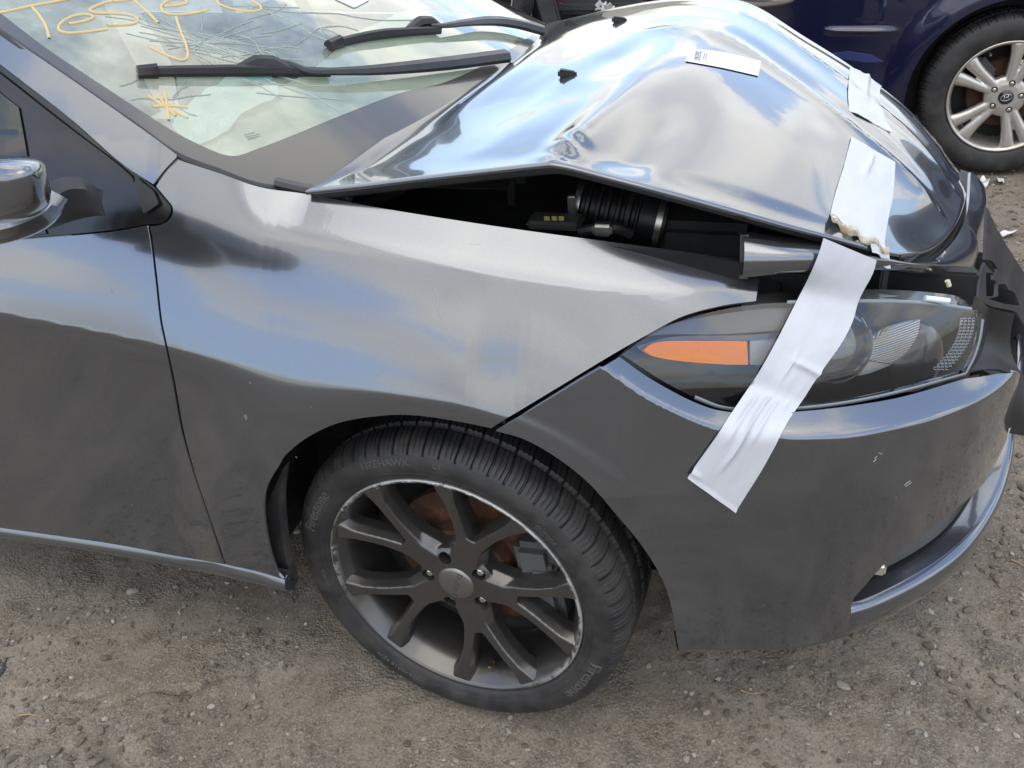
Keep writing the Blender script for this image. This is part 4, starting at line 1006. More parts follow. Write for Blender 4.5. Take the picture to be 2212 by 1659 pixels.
# ------------------------------------------------------------------ road wheels
RIMM = mat('graphite_wheel_paint', (.085, .082, .079), .33, .75, coat=.5, coat_rough=.1); g = G(RIMM)
sx = g.n('ShaderNodeSeparateXYZ'); g.t.links.new(g.coord(), sx.inputs[0])
rad = g.math('SQRT', g.math('ADD', g.math('MULTIPLY', sx.outputs[0], sx.outputs[0]), g.math('MULTIPLY', sx.outputs[2], sx.outputs[2])))
lipz = g.math('MULTIPLY', g.ramp(rad, [(.2325, 0.), (.2362, 1.)]), g.ramp(sx.outputs[1], [(0.004, 1.), (.012, 0.)]))
scuff = g.math('MULTIPLY', lipz, g.ramp(g.math('ADD', g.noise(34, 8, .75), g.math('MULTIPLY', g.noise(5, 2), .35)), [(.66, 0.), (.71, 1.)]))
edge_ = g.math('MULTIPLY', g.ramp(rad, [(.2385, 0.), (.2400, 1.)]), g.ramp(g.math('ADD', g.noise(60, 8, .75), g.math('MULTIPLY', g.noise(4, 2), .5)), [(.60, 0.), (.68, 1.)]))
sc_ = g.math('MULTIPLY', g.math('MAXIMUM', scuff, edge_), g.ramp(g.math('ADD', g.math('MULTIPLY', sx.outputs[2], 1.2), g.math('ADD', g.math('MULTIPLY', sx.outputs[0], .35), .5)), [(.30, .0), (.42, 1.)]))
dustk = g.math('MULTIPLY', g.ramp(g.noise(12, 6, .65), [(.4, 0.), (.8, 1.)]), .35)
g.set('Base Color', g.mix(sc_, g.mix(dustk, (.085, .082, .079), (.13, .115, .10)), (.52, .52, .51))); g.set('Roughness', g.math('ADD', .33, g.math('MULTIPLY', g.math('MAXIMUM', sc_, dustk), .25)))
g.bump(g.math('ADD', g.math('MULTIPLY', sc_, g.noise(240, 4)), g.math('MULTIPLY', g.noise(500, 2), .03)), .35, .002)
RUST = mat('rusty_disc', (.16, .07, .035), .75, .3); g = G(RUST)
g.set('Base Color', g.ramp(g.noise(26, 8, .7), [(.3, (.03, .019, .014)), (.55, (.085, .038, .02)), (.75, (.21, .085, .03))])); g.bump(g.noise(120, 5), .3, .002)
CAPM = mat('centre_cap_metal', (.20, .195, .185), .36, .8); g = G(CAPM); g.bump(g.noise(90, 6, .7), .25, .002)
TEAL = mat('teal_lug', (.10, .22, .21), .4, .6)
BRASS = mat('brass_valve', (.75, .48, .12), .3, 1.)
ALLOY = mat('silver_alloy', (.52, .49, .45), .34, .75, coat=.4, coat_rough=.1); g = G(ALLOY)
k = g.math('MULTIPLY', g.ramp(g.noise(13, 7, .7), [(.45, 0.), (.75, 1.)]), .5); g.set('Base Color', g.mix(k, (.52, .49, .45), (.25, .20, .15))); g.set('Roughness', g.math('ADD', .34, g.math('MULTIPLY', k, .4)))

def baked(o, name, parent, m):
    dg = bpy.context.evaluated_depsgraph_get(); dg.update()
    me = bpy.data.meshes.new_from_object(o.evaluated_get(dg)); me.name = name
    old = o.data; bpy.data.objects.remove(o); bpy.data.meshes.remove(old)
    me.materials.clear(); me.materials.append(m); me.polygons.foreach_set('use_smooth', [True]*len(me.polygons)); return link(name, me, parent)
def spoke_geo(centre, width, front, thick, n=30, ridge=.35):
    """closed loft along a wheel-plane centreline; sections have a raised, narrower face"""
    C = curve(centre, n=n); q = np.linspace(0, 1, n); f = lambda a: np.interp(q, np.linspace(0, 1, len(a)), a)
    W, Fy, Th = f(width), f(front), f(thick); T = np.gradient(C, axis=0); T /= np.linalg.norm(T, axis=1)[:, None]; S_ = np.stack([-T[:, 1], T[:, 0]], 1)
    prof = [(-.5, 1), (-.5, .45), (-.36, .12), (-ridge*.5, 0), (ridge*.5, 0), (.36, .12), (.5, .45), (.5, 1)]
    V = []
    for c, s_, w_, y, t_ in zip(C, S_, W, Fy, Th):
        for a, b in prof: V.append((c[0]+s_[0]*a*w_, y+b*t_, c[1]+s_[1]*a*w_))
    k = len(prof); return np.array(V), grid_faces(n, k, 0, True)+[tuple(range(k))[::-1], tuple(range((n-1)*k, n*k))]
def pol(r, deg): return (r*math.cos(math.radians(deg)), r*math.sin(math.radians(deg)))
def cast_face(name, geos, cutters, parent, m, vox=.0028, it=7, add_after=None):
    V, F = join(*geos); o = link('casting', fix_normals(new_mesh('casting', V, F, m)))
    r = o.modifiers.new('r', 'REMESH'); r.mode = 'VOXEL'; r.voxel_size = vox; r.use_smooth_shade = True
    sm = o.modifiers.new('s', 'SMOOTH'); sm.iterations = it; sm.factor = .5
    co = None
    if cutters:
        Vc, Fc = join(*cutters); co = link('cutter', fix_normals(new_mesh('cutter', Vc, Fc, m))); b = o.modifiers.new('b', 'BOOLEAN'); b.object = co; b.operation = 'DIFFERENCE'; b.solver = 'FAST'
    res = baked(o, name, parent, m)
    if co: me = co.data; bpy.data.objects.remove(co); bpy.data.meshes.remove(me)
    try: res.data.set_sharp_from_angle(angle=math.radians(50))
    except Exception: pass
    return res
def cyl(c, r, y0, y1, n=20): return (lambda V, F: (V+[c[0], 0, c[1]], F))(*lathe([(0, y0), (r, y0), (r, y1), (0, y1)], n))
def hexnut(c, r, y0, y1):
    V, F = lathe([(0, y0-.002), (r*.62, y0-.0015), (r*.86, y0), (r, y0+.003), (r, y1), (0, y1)], 6); return V+[c[0], 0, c[1]], F

def tyre_mesh(name, parent, prof, shoulder, Rm, nblk, m, gdepth=.005, ring_grooves=()):
    P = curve(prof, n=74); per = 22; n = nblk*per; a = np.arange(n)*2*PI/n
    ph = (np.arange(n) % per)/per
    lat = np.where(np.abs(ph-.08) < .075, 1., 0)+np.where(np.abs(ph-.40) < .03, .35, 0)+np.where(np.abs(ph-.70) < .03, .35, 0)
    r = P[:, 0][:, None]*np.ones(n); y = P[:, 1][:, None]*np.ones(n)
    i_s = np.argmax(P[:, 0] > shoulder); i_c = np.argmax(P[:, 0])
    dep = np.zeros(len(P)); side = np.zeros(len(P))
    for i, (rp, yp) in enumerate(P):
        if i >= i_s and rp > shoulder: dep[i] = 1
    big = np.where(np.abs(ph-.08) < .075, 1., 0)[None]*np.array([1. if (rp > shoulder-.006 and i < len(P)//2+20) else 0 for i, (rp, yp) in enumerate(P)])[:, None]
    D = np.maximum(dep[:, None]*lat[None], big)*gdepth
    for yg_, wg in ring_grooves: D = np.maximum(D, (np.abs(y-yg_) < wg)*(r > shoulder)*gdepth*1.4)
    # slanted offset of the slots further across the tread
    T = np.gradient(P, axis=0); T /= np.linalg.norm(T, axis=1)[:, None]; nr, ny = T[:, 1], -T[:, 0]
    r = r-D*nr[:, None]*1.0; y = y-D*ny[:, None]
    sh = (np.maximum(y-.01, 0)*1.3)
    A = a[None]+sh*.45
    V = np.stack([r*np.cos(A), y, r*np.sin(A)], -1).reshape(-1, 3)
    o = add(name, V, [f[::-1] for f in grid_faces(len(P), n, 0, True)], m, parent); fix_normals(o.data)
    try: o.data.set_sharp_from_angle(angle=math.radians(32))
    except Exception: pass
    return o
def ring_text(s, r0, deg, size, yf, depth=.0012, flip=False, spread=1.):
    V, F = text_geo(s, size, depth); V = V.copy()
    rr_ = r0+(V[:, 1] if not flip else -V[:, 1]); th = math.radians(deg)+(-V[:, 0] if not flip else V[:, 0])*spread/r0
    return np.stack([rr_*np.cos(th), yf(rr_)-V[:, 2]-.0004, rr_*np.sin(th)], 1), F

STEER = math.radians(6.2)
wh = part_empty('front_wheel', car, (0, .03, WZ), -STEER)
TP_ = [(.236, .012), (.243, .001), (.250, -.006), (.262, -.011), (.276, -.013), (.290, -.010), (.300, -.004), (.308, .005), (.3135, .016), (.3165, .030), (.318, .06), (.3185, .10), (.318, .14), (.316, .170), (.310, .190), (.295, .205), (.262, .212), (.238, .198)]
tyre_mesh('tyre', wh, TP_, .3005, .318, 66, RUBBER, .0055, ((.052, .005), (.098, .005), (.145, .005)))
_tp = curve(TP_, n=200); yf = lambda r: np.interp(r, _tp[:90, 0], _tp[:90, 1])
txt = [ring_text('FIREHAWK', .2835, 108, .0175, yf, spread=1.15), ring_text('GT', .2835, 88, .012, yf), ring_text('Firestone', .279, 152, .030, yf, .0016), ring_text('Firestone', .279, -28, .030, yf, .0016), ring_text('OUTSIDE', .268, 45, .011, yf),
       ring_text('TREADWEAR 340', .2555, 84, .0065, yf, spread=1.4), ring_text('TUBELESS RADIAL', .2555, 62, .006, yf, spread=1.3), ring_text('225/40R18 92W', .268, -120, .012, yf, spread=1.2), ring_text('DOT M7 38', .262, 188, .008, yf)]
for t_ in txt: add('tyre_lettering', *t_, LETTER, wh, smooth_=False)
# thin moulded rings on the sidewall
rings = [lathe([(r_-.0007, float(yf(np.array([r_-.0007])))), (r_, float(yf(np.array([r_])))-.0009), (r_+.0007, float(yf(np.array([r_+.0007]))))], 160) for r_ in (.2515, .2945, .2615)]
add('sidewall_ring', *join(*rings), RUBBER, wh)
barrel = [(.2375, .010), (.2425, .003), (.2428, -.002), (.2405, -.0045), (.2365, -.003), (.2335, .002), (.229, .010), (.222, .022), (.217, .034), (.2145, .05), (.214, .10), (.211, .18), (.214, .19)]
o = add('rim_barrel', *lathe(barrel, 160), RIMM, wh); fix_normals(o.data)
geos = [lathe([(0, .019), (.050, .019), (.066, .021), (.074, .027), (.076, .07), (0, .07)], 60)]
for k in range(5):
    c = 70.5+72*k
    geos.append(spoke_geo([pol(.055, c), pol(.085, c), pol(.118, c)], [.080, .072, .062], [.019, .017, .0165], [.046, .044, .040], ridge=.6))
    for s_ in (-1, 1):
        geos.append(spoke_geo([pol(.070, c+s_*6), pol(.105, c+s_*8.0), pol(.150, c+s_*12.0), pol(.195, c+s_*15.6), pol(.222, c+s_*17.2), pol(.235, c+s_*17.6)], [.036, .034, .029, .027, .031, .056], [.020, .018, .014, .009, .004, .0005], [.044, .044, .042, .040, .040, .040], ridge=.62))
lug = [pol(.056, 35+72*k) for k in range(5)]
cuts = [cyl(c, .0125, -.01, .048) for c in lug]
cast_face('rim', geos, cuts, wh, RIMM, .0021, 2)
bore = new_mesh('lug_bore', *lathe([(.0127, .0215), (.0127, .046), (0, .046)], 20), VOID)
for c in lug: link('lug_bore', bore, wh).location = (c[0], 0, c[1])
for k, c in enumerate(lug):
    if k == 1: continue                          # this bolt is missing
    solid('lug_nut', *hexnut(c, .0088, .026 if k != 3 else .032, .046), METAL if k not in (3,) else TEAL, wh, angle=20)
o = solid('centre_cap', *lathe([(0, .0125), (.018, .0130), (.031, .0148), (.0352, .0172), (.0360, .024)], 60), CAPM, wh, angle=60)
V, F = text_geo('DODGE', .0135, .0012); an = math.radians(-106); x, z = V[:, 0]*1.25, V[:, 1]
V = np.stack([x*math.cos(an)-z*math.sin(an), .0131-V[:, 2]+.0018*0, x*math.sin(an)+z*math.cos(an)], 1); rr_ = np.hypot(V[:, 0]+.004, V[:, 2]); V[:, 1] += .0016*(rr_/.03)**2; V[:, 0] += .004
add('cap_lettering', V, F, RIMM, wh, smooth_=False)
vp = pol(.205, -75)
solid('valve_stem', *tube(np.array([[vp[0], .040, vp[1]], [vp[0]*.985, .026, vp[1]*.985]]), [.0062, .005], 12), BLACK, wh)
solid('valve_core', *tube(np.array([[vp[0]*.985, .026, vp[1]*.985], [vp[0]*.975, .012, vp[1]*.975]]), [.0036, .0032], 10), BRASS, wh)
solid('brake_disc', *lathe([(.075, .060), (.085, .060), (.088, .088), (.145, .088), (.150, .090), (.150, .112), (.08, .112)], 90), RUST, wh)
solid('disc_hat', *lathe([(0, .066), (.072, .066), (.078, .070), (.080, .09)], 60), plastic('disc_hat_grey', (.10, .085, .07), .6), wh)
ca = math.radians(8); cax = np.array([[math.cos(ca), 0, math.sin(ca)], [0, 1, 0], [-math.sin(ca), 0, math.cos(ca)]])
V, F = join(box((0.145, .085, .0), (.075, .07, .19), cax*1., .014), box((0.158, .060, .02), (.05, .03, .07), cax, .008), box((.135, .058, -.055), (.045, .03, .05), cax, .008))
solid('brake_caliper', V, F, plastic('caliper_grey', (.075, .075, .075), .55), wh)
add('brake_shield', *lathe([(.0, .135), (.205, .135), (.21, .12)], 60), VOID, wh)

# ================================================================== TAPE AND LABEL ON THE CAR
TAPE = mat('white_duct_tape', (.49, .50, .53), .42, spec=.5); g = G(TAPE); mpg = g.n('ShaderNodeMapping'); mpg.inputs['Scale'].default_value = (1, 1, .25); g.t.links.new(g.coord(), mpg.inputs[0])
g.bump(g.math('ADD', g.math('MULTIPLY', g.noise(28, 5, .55, mpg.outputs[0]), .8), g.math('MULTIPLY', g.noise(900, 2), .04)), .22, .006); g.set('Base Color', g.mix(g.ramp(g.noise(20, 6), [(.5, 0.), (.8, .3)]), (.49, .50, .53), (.38, .38, .37)))
TAPEB = mat('tape_back', (.45, .39, .28), .6); g = G(TAPEB); g.set('Base Color', g.mix(g.ramp(g.noise(60, 6, .7), [(.45, 0.), (.6, 1.)]), (.46, .42, .33), (.24, .17, .09)))
def tape(name, label, Lp, Rp, fn, wrinkles, group=None, nrow=90, ncol=26, back=None, thick=.0011):
    """strip between two picture-side edge curves laid over the surfaces below by fn"""
    A = curve(Lp, n=nrow); Bq = curve(Rp, n=nrow); t = np.linspace(0, 1, ncol)
    px = A[:, None]*(1-t)[None, :, None]+Bq[:, None]*t[None, :, None]
    Pq = fn(px.reshape(-1, 2), np.repeat(np.linspace(0, 1, nrow), ncol), np.tile(t, nrow)).reshape(nrow, ncol, 3)
    for it in range(14):
        Q = Pq.copy(); Q[1:-1] = (Pq[:-2]+2*Pq[1:-1]+Pq[2:])/4; Q2 = Q.copy(); Q2[:, 1:-1] = (Q[:, :-2]+2*Q[:, 1:-1]+Q[:, 2:])/4; Pq = Q2
    nn = np.cross(np.gradient(Pq, axis=0), np.gradient(Pq, axis=1)); nn /= np.linalg.norm(nn, axis=2)[..., None]+1e-12
    if (nn*(CAM_POS-Pq)).sum() < 0: nn = -nn
    S_, T_ = np.meshgrid(np.linspace(0, 1, nrow), t, indexing='ij'); Pq = Pq+nn*(wrinkles(S_, T_)+.0022)[..., None]
    V = np.vstack([Pq.reshape(-1, 3), (Pq-nn*thick).reshape(-1, 3)]); k = nrow*ncol; F1 = grid_faces(nrow, ncol); F2 = [tuple(i+k for i in f[::-1]) for f in F1]
    ring = list(range(ncol))+[i*ncol+ncol-1 for i in range(1, nrow)]+[(nrow-1)*ncol+j for j in range(ncol-2, -1, -1)]+[i*ncol for i in range(nrow-2, 0, -1)]
    R = [(ring[i], ring[i-1], ring[i-1]+k, ring[i]+k) for i in range(len(ring))]
    o = solid(name, V, F1+F2+R, TAPE, None, angle=60); tag(o, label, 'tape', 'strips of white tape on the wrecked car'); return o, Pq
hoodfn = lambda px, s_, t_: hood_at(px)
rag = lambda k: np.array([rr.uniform(-k, k) for _ in range(40)])
def wr1(S_, T_):
    h = .0016*fbm(S_*5, T_*4, 3, 2)
    h = h+.0050*np.exp(-((T_-.42-.35*(.30-S_))/.035)**2)*smooth(.02, .12, S_)*smooth(.42, .2, S_)
    return h+.010*smooth(.90, 1., S_)*np.sin(T_*9+1)**2
o1, P1 = tape('white_tape', 'wide white tape strip with torn lower end stuck on the front corner of the hood', [(1838, 298), (1822, 360), (1806, 410), (1791, 470), (1789, 480)], [(1933, 352), (1930, 400), (1918, 470), (1910, 515), (1908, 546)], hoodfn, wr1)
# yellowed sticky side where the torn end folds over
e0 = P1[-1]; e1 = e0+np.array([.003, -.003, -.007])+np.array([0, 0, -.005])*np.abs(np.sin(np.linspace(0, 5, len(e0))))[:, None]*np.linspace(1, .3, len(e0))[:, None]
e2 = P1[-1]+np.array([0, -.004, .004]); e2 = P1[-9]*np.linspace(.6, 0, len(e0))[:, None]+e0*np.linspace(.4, 1, len(e0))[:, None]+np.array([0, -.0025, .0035])
Vt = np.stack([e2, e0+np.array([0, -.007, -.002]), e1], 1); add('torn_edge', Vt.reshape(-1, 3), grid_faces(len(e0), 3), TAPEB, o1)
Vt = np.stack([e0[-9:]+np.array([0, -.003, 0]), e0[-9:]+np.array([.006, -.010, -.016])+np.array([0, 0, -.01])*np.linspace(0, 1, 9)[:, None]], 1); add('torn_tip', Vt.reshape(-1, 3), grid_faces(9, 2), TAPE, o1)
def wr3(S_, T_): return .003*fbm(S_*4+3, T_*5, 3, 4)+.005*np.exp(-((T_-.55)/.07)**2)*smooth(.55, .2, S_)+.004*np.exp(-((S_-.45)/.05)**2-((T_-.45)/.2)**2)
tape('white_tape', 'short crumpled white tape piece at the far side of the hood near the blue car', [(1836, 146), (1832, 180), (1831, 210), (1834, 240)], [(1903, 182), (1898, 210), (1908, 245), (1925, 288)], hoodfn, wr3)
# long strip: nose cover -> lamp -> bumper
NCp = np.vstack([TP, BT]); 
def tapefn(px, s_, t_):
    a_ = np.stack([atY(u, v, y) for (u, v), y in zip(px, np.interp(s_, [0, .06, .16], [.198, .190, .178])+.035*(t_-.2))])
    ab = LN.solve(px); l_ = LN.f(ab[:, 0], ab[:, 1])+LN.normal(ab[:, 0], ab[:, 1])*.004
    ab = BU.solve(px); b_ = BU.f(ab[:, 0], ab[:, 1])+BU.normal(ab[:, 0], ab[:, 1])*.003
    w1 = smooth(.10, .24, s_)[:, None]; w2 = smooth(.52, .66, s_)[:, None]
    return (a_*(1-w1)+l_*w1)*(1-w2)+b_*w2
def wr2(S_, T_):
    h = .0016*fbm(S_*9+3, T_*4, 3, 1)
    for c_, s0, s1, am in ((.22, .60, .85, .0045), (.42, .58, .95, .0055), (.60, .58, .82, .004), (.78, .57, .70, .003)):
        h = h+am*np.exp(-((T_-c_-.10*(.70-S_))/.045)**2)*smooth(s0, s0+.05, S_)*smooth(s1, s1-.12, S_)
    h = h+.005*np.exp(-((S_-.445-.03*(T_-.8)**2)/.012)**2)*smooth(.35, .6, T_)+.0035*np.exp(-((T_-.45)/.025)**2-((S_-.47)/.05)**2)
    return h+.004*np.exp(-((S_-.975)/.012)**2)*np.exp(-((T_-.05)/.15)**2)+.003*smooth(.985, 1., S_)
tape('white_tape', 'long white tape strip running from the nose over the right headlight down to the bumper',
     [(1778, 514), (1768, 545), (1745, 600), (1712, 665), (1665, 755), (1612, 845), (1550, 935), (1484, 1027)], [(1892, 562), (1885, 590), (1852, 650), (1838, 695), (1815, 738), (1765, 810), (1690, 930), (1648, 1005), (1588, 1101)], tapefn, wr2, nrow=160, ncol=40)
# stock label on the hood: white with its printed number; the code square is left blank
def on_hood(px): return hood_at(px)
lp = [(1493, 106), (1641, 134), (1641, 166), (1480, 137)]
q = np.linspace(0, 1, 24); r5 = np.linspace(0, 1, 8)
top_ = np.stack([np.interp(q, [0, .5, 1], [1487, 1560, 1644]), np.interp(q, [0, .5, 1], [106, 113, 134])], 1); bot_ = np.stack([np.interp(q, [0, .5, 1], [1481, 1555, 1638]), np.interp(q, [0, .5, 1], [134, 147, 166])], 1)
pxl = bot_[:, None]*(1-r5)[None, :, None]+top_[:, None]*r5[None, :, None]
PL = hood_at(pxl.reshape(-1, 2)).reshape(24, 8, 3)
for it in range(10): PL[1:-1] = (PL[:-2]+2*PL[1:-1]+PL[2:])/4
PL = PL+np.array([0, -.0006, .0018])
lab = tag(add('stock_label', PL.reshape(-1, 3), grid_faces(24, 8), WHT, None), 'white paper stock label numbered 29292 stuck across the middle of the hood', 'label')
INK = mat('printed_ink', (.06, .065, .08), .6)
def label_map(a, b):
    """a along the label 0..1, b across 0..1"""
    ia = np.clip(a*23, 0, 22.999); ib = np.clip(b*7, 0, 6.999); i = ia.astype(int); j = ib.astype(int); fa_ = (ia-i)[:, None]; fb_ = (ib-j)[:, None]
    return PL[i, j]*(1-fa_)*(1-fb_)+PL[i+1, j]*fa_*(1-fb_)+PL[i, j+1]*(1-fa_)*fb_+PL[i+1, j+1]*fa_*fb_
V, F = text_geo('29292', 1, 0.0); a_ = .165-V[:, 1]*.125; b_ = .5+V[:, 0]*.27
add('printed_number', label_map(a_, b_)+[0, -.0004, .0012], F, INK, lab, smooth_=False)
for a0_ in (.245, .275): add('printed_line', label_map(np.array([a0_, a0_+.008, a0_+.008, a0_]), np.array([.3, .3, .75, .75]))+[0, -.0004, .0012], [(0, 1, 2, 3)], INK, lab, smooth_=False)
# sheets of paper lying on the dashboard
PAPER = mat('white_paper', (.70, .80, .82), .7)
def sheet(name, label, pts, z, m, cat='paper', group=None, seed=0, amp=.006):
    c_ = np.array([atZ(u, v, z) for u, v in pts]); ctr_ = c_.mean(0); R_ = curve(np.vstack([c_, c_[:1]]) if len(c_) > 8 else np.vstack([poly(np.vstack([c_, c_[:1]]), n=41)]), n=41)[:-1]
    lay = [ctr_+(R_-ctr_)*k for k in (0.01, .25, .5, .75, 1)]; V = np.vstack(lay); V[:, 2] += amp*fbm(V[:, 0]*14+seed, V[:, 1]*14, 3, seed)
    return tag(add(name, V, grid_faces(5, 40, 0, True), m), label, cat, group)
PAPER2 = mat('blue_form', (.12, .42, .50), .7)
sheet('paper_sheet', 'pale crumpled paper on the dashboard behind the cracked windshield', [(372, 275), (400, 225), (470, 175), (520, 152), (575, 165), (600, 208), (530, 240), (470, 285), (420, 300)], 1.006, PAPER, seed=1, amp=.02)
sheet('blue_paper', 'small teal paper under the near wiper behind the windshield', [(515, 158), (575, 150), (590, 170), (560, 180), (540, 180)], 1.020, PAPER2, seed=2)

# scuffs rubbed into the paint of fender and bumper
SCUFF = mat('paint_scuff', (.27, .275, .28), .6)
def scuffs(name, surf, sets):
    gs = []
    for (u, v, du, dv, n_, wd_) in sets:
        for i in range(n_):
            a_ = (u+rr.gauss(0, 5), v+rr.gauss(0, 7)); L_ = rr.uniform(.4, 1.)
            gs.append(ribbon_on('', surf, [a_, (a_[0]+du*L_*.5+rr.gauss(0, 1.2), a_[1]+dv*L_*.5), (a_[0]+du*L_, a_[1]+dv*L_)], wd_*rr.uniform(.5, 1.2), None, None, .0007, True, 7.))
    tag(add(name, *join(*gs), SCUFF, car), kind='stuff')
scuffs('fender_scuffs', FL, [(940, 625, 16, 90, 2, .0020), (958, 690, 22, 56, 2, .0016), (985, 700, 16, 44, 1, .0014), (530, 900, 8, 14, 2, .0008), (640, 984, 5, 3, 1, .0006)])
scuffs('bumper_scuffs', BU, [(1888, 1000, 9, -8, 2, .0016), (1955, 1045, 15, -12, 2, .0018), (1900, 975, 10, 4, 1, .001)])

# ================================================================== BLUE CAR BEHIND
blue = thing('blue_car', 'dark blue sedan with silver five double-spoke alloy wheel parked behind the wrecked car', 'car', (1.9, 4.0, 0))
BX, BZ, BY = 1.366, .332, 3.17
def bflank(X, Z):
    X = np.asarray(X, float); Z = np.asarray(Z, float)
    r = np.hypot(X-BX, Z-BZ)
    y = BY+.06*np.maximum(Z-.78, 0)**1.2*4+.03*np.maximum(.55-Z, 0)+.30*np.maximum(.85-X, 0)**2.0+1.6*np.maximum(.55-X, 0)**2
    return y+.02*smooth(.41, .52, r)*smooth(.2, .5, Z)-.016*np.exp(-((Z-.60-.02*(X-.8))/.010)**2)*smooth(.60, .68, X)*smooth(.93, .80, X)+.006*smooth(.757, .752, Z)*smooth(.55, .7, X)*smooth(1.1, 1.0, X)
BF = Surf(lambda a, b: np.stack([a, bflank(a, b), b], -1), .2, 3.6, .15, 1.2, n=60)
if BF.normal(np.array([2.4]), np.array([.5]))[0][1] > 0: BF.flip = True
arcb = [(BX+.392*math.cos(t_), BZ+.392*math.sin(t_)) for t_ in np.linspace(-.3, PI+.35, 60)]
panel('front_fender', BF, [('s', [(2.30, .24), (2.30, 1.02), (1.2, .985), (.62, .93), (.30, .80), (.22, .70), (.24, .30), (.55, .20), (.93, .20), arcb[-1]]), ('s', arcb[::-1]), ('s', [arcb[0], (2.30, .24)])], BLUEP, blue, step=.016, rim=.02)
panel('front_door', BF, [('s', [(2.31, .24), (3.4, .24), (3.4, 1.03), (2.31, 1.02), (2.31, .24)])], BLUEP, blue, step=.05)
panel('bumper_seam', offset(BF, .0012), [('s', [(.30, .7595), (1.05, .7595), (1.05, .7555), (.30, .7555), (.30, .7595)])], BLACK, blue, step=.02, rim=0)
panel('fog_lamp_crease', offset(BF, .003), [('p', [(1793, 116), (1830, 111), (1880, 118), (1912, 134), (1870, 135), (1820, 128), (1793, 121), (1793, 116)])], car_paint('crease_sheen', (.03, .04, .16), .3, .3), blue, step=.01, rim=.003)  # crescent of brighter blue: the reflection along the crease is painted in
CHR = mat('headlamp_chrome', (.75, .75, .75), .12, 1.)
c_ = atY(1655, -8, 3.30)
solid('headlight', *(lambda V, F: (V*np.array([.155, .10, .048])+c_+np.array([.0, .0, .0]), F))(*(lambda bm: (np.array([v.co[:] for v in bm.verts]), [tuple(v.index for v in f.verts) for f in bm.faces]))((lambda b: (bmesh.ops.create_uvsphere(b, u_segments=32, v_segments=18, radius=1), b.verts.index_update(), b)[2])(bmesh.new()))), CHR, blue, angle=80)
solid('hood', *join(box((1.3, 4.0, .99), (2.0, 1.55, .04), bev=.015)), BLUEP, blue)
solid('cabin', *(lambda V, F: (np.where(V[:, 2:] > 1.2, (V-[2.9, 4.0, 0])*[.72, .78, 1]+[2.9, 4.0, 0], V), F))(*box((2.9, 4.0, 1.22), (2.2, 1.6, .46), bev=.03)), GLASSDK, blue)
solid('lower_body', *box((1.75, 4.05, .55), (2.6, 1.35, .72), bev=.05), VOID, blue)
a = np.linspace(-.3, PI+.3, 50); ysb = (BY+.01, BY+.34); V = np.stack([np.stack([BX+.40*np.cos(a), np.full(50, y), BZ+.40*np.sin(a)], 1) for y in ysb]).reshape(-1, 3); add('wheel_arch_liner', V, grid_faces(2, 50), LINER, blue)
bw = part_empty('front_wheel', blue, (BX, BY+.02, BZ), 0)
bt_ = [(.222, .012), (.229, .001), (.238, -.006), (.258, -.012), (.282, -.013), (.305, -.007), (.318, .004), (.326, .018), (.331, .05), (.332, .10), (.331, .15), (.326, .18), (.31, .2), (.25, .21), (.224, .2)]
tyre_mesh('tyre', bw, bt_, .318, .332, 64, RUBBER, .004, ((.06, .005), (.11, .005)))
o = add('rim_barrel', *lathe([(.222, .012), (.2275, .003), (.2278, -.003), (.2245, -.006), (.219, -.003), (.214, .004), (.209, .016), (.204, .04), (.20, .12), (.20, .19)], 120), ALLOY, bw); fix_normals(o.data)
geos = [lathe([(0, .006), (.05, .006), (.074, .010), (.082, .016), (.083, .05), (0, .05)], 60)]
for k in range(5):
    c = 77+72*k
    geos.append(spoke_geo([pol(.05, c), pol(.09, c), pol(.11, c)], [.075, .062, .05], [.008, .008, .010], [.03, .03, .02]))
    for s_ in (-1, 1):
        geos.append(spoke_geo([pol(.060, c+s_*11), pol(.10, c+s_*10.5), pol(.15, c+s_*9.8), pol(.19, c+s_*10.2), pol(.218, c+s_*11.0)], [.038, .040, .043, .050, .060], [.008, .006, .004, .002, .001], [.032, .03, .028, .026, .026], ridge=.4))
lugb = [pol(.057, 77+72*k) for k in range(5)]
cast_face('rim', geos, [cyl(c, .0135, -.03, .03) for c in lugb], bw, ALLOY, .0032, 5)
bore2 = new_mesh('lug_bore', *lathe([(.0137, .009), (.0137, .03), (0, .03)], 18), VOID)
for c in lugb: link('lug_bore', bore2, bw).location = (c[0], 0, c[1])
for c in lugb: solid('lug_nut', *hexnut(c, .0088, .008, .03), METAL, bw, angle=20)
NAVYCAP = mat('black_cap', (.01, .012, .02), .2, coat=.8)
solid('centre_cap', *lathe([(0, -.001), (.022, .0), (.029, .003), (.031, .010)], 50), NAVYCAP, bw)
# emblem on the cap: slanted letter H inside an oval ring
a = np.linspace(0, 2*PI, 41); an = math.radians(14); ov = np.stack([.0205*np.cos(a), np.full(41, -.0025), .0125*np.sin(a)], 1)
rot = lambda V: np.stack([V[:, 0]*math.cos(an)-V[:, 2]*math.sin(an), V[:, 1], V[:, 0]*math.sin(an)+V[:, 2]*math.cos(an)], 1)
hb = [np.array([[-.0095, -.0025, -.0092], [-.0055, -.0025, .0095]]), np.array([[.0055, -.0025, -.0095], [.0095, -.0025, .0092]]), np.array([[-.0065, -.0025, -.0025], [0, -.0025, .0005], [.0065, -.0025, .0025]])]
add('cap_emblem', *join(tube(rot(ov), .0013, 6), *[tube(rot(h_), .0016, 6) for h_ in hb]), METAL, bw)
vpb = pol(.196, 118); solid('valve_stem', *tube(np.array([[vpb[0], .03, vpb[1]], [vpb[0]*.97, .008, vpb[1]*.97]]), .0045, 8), METAL, bw)
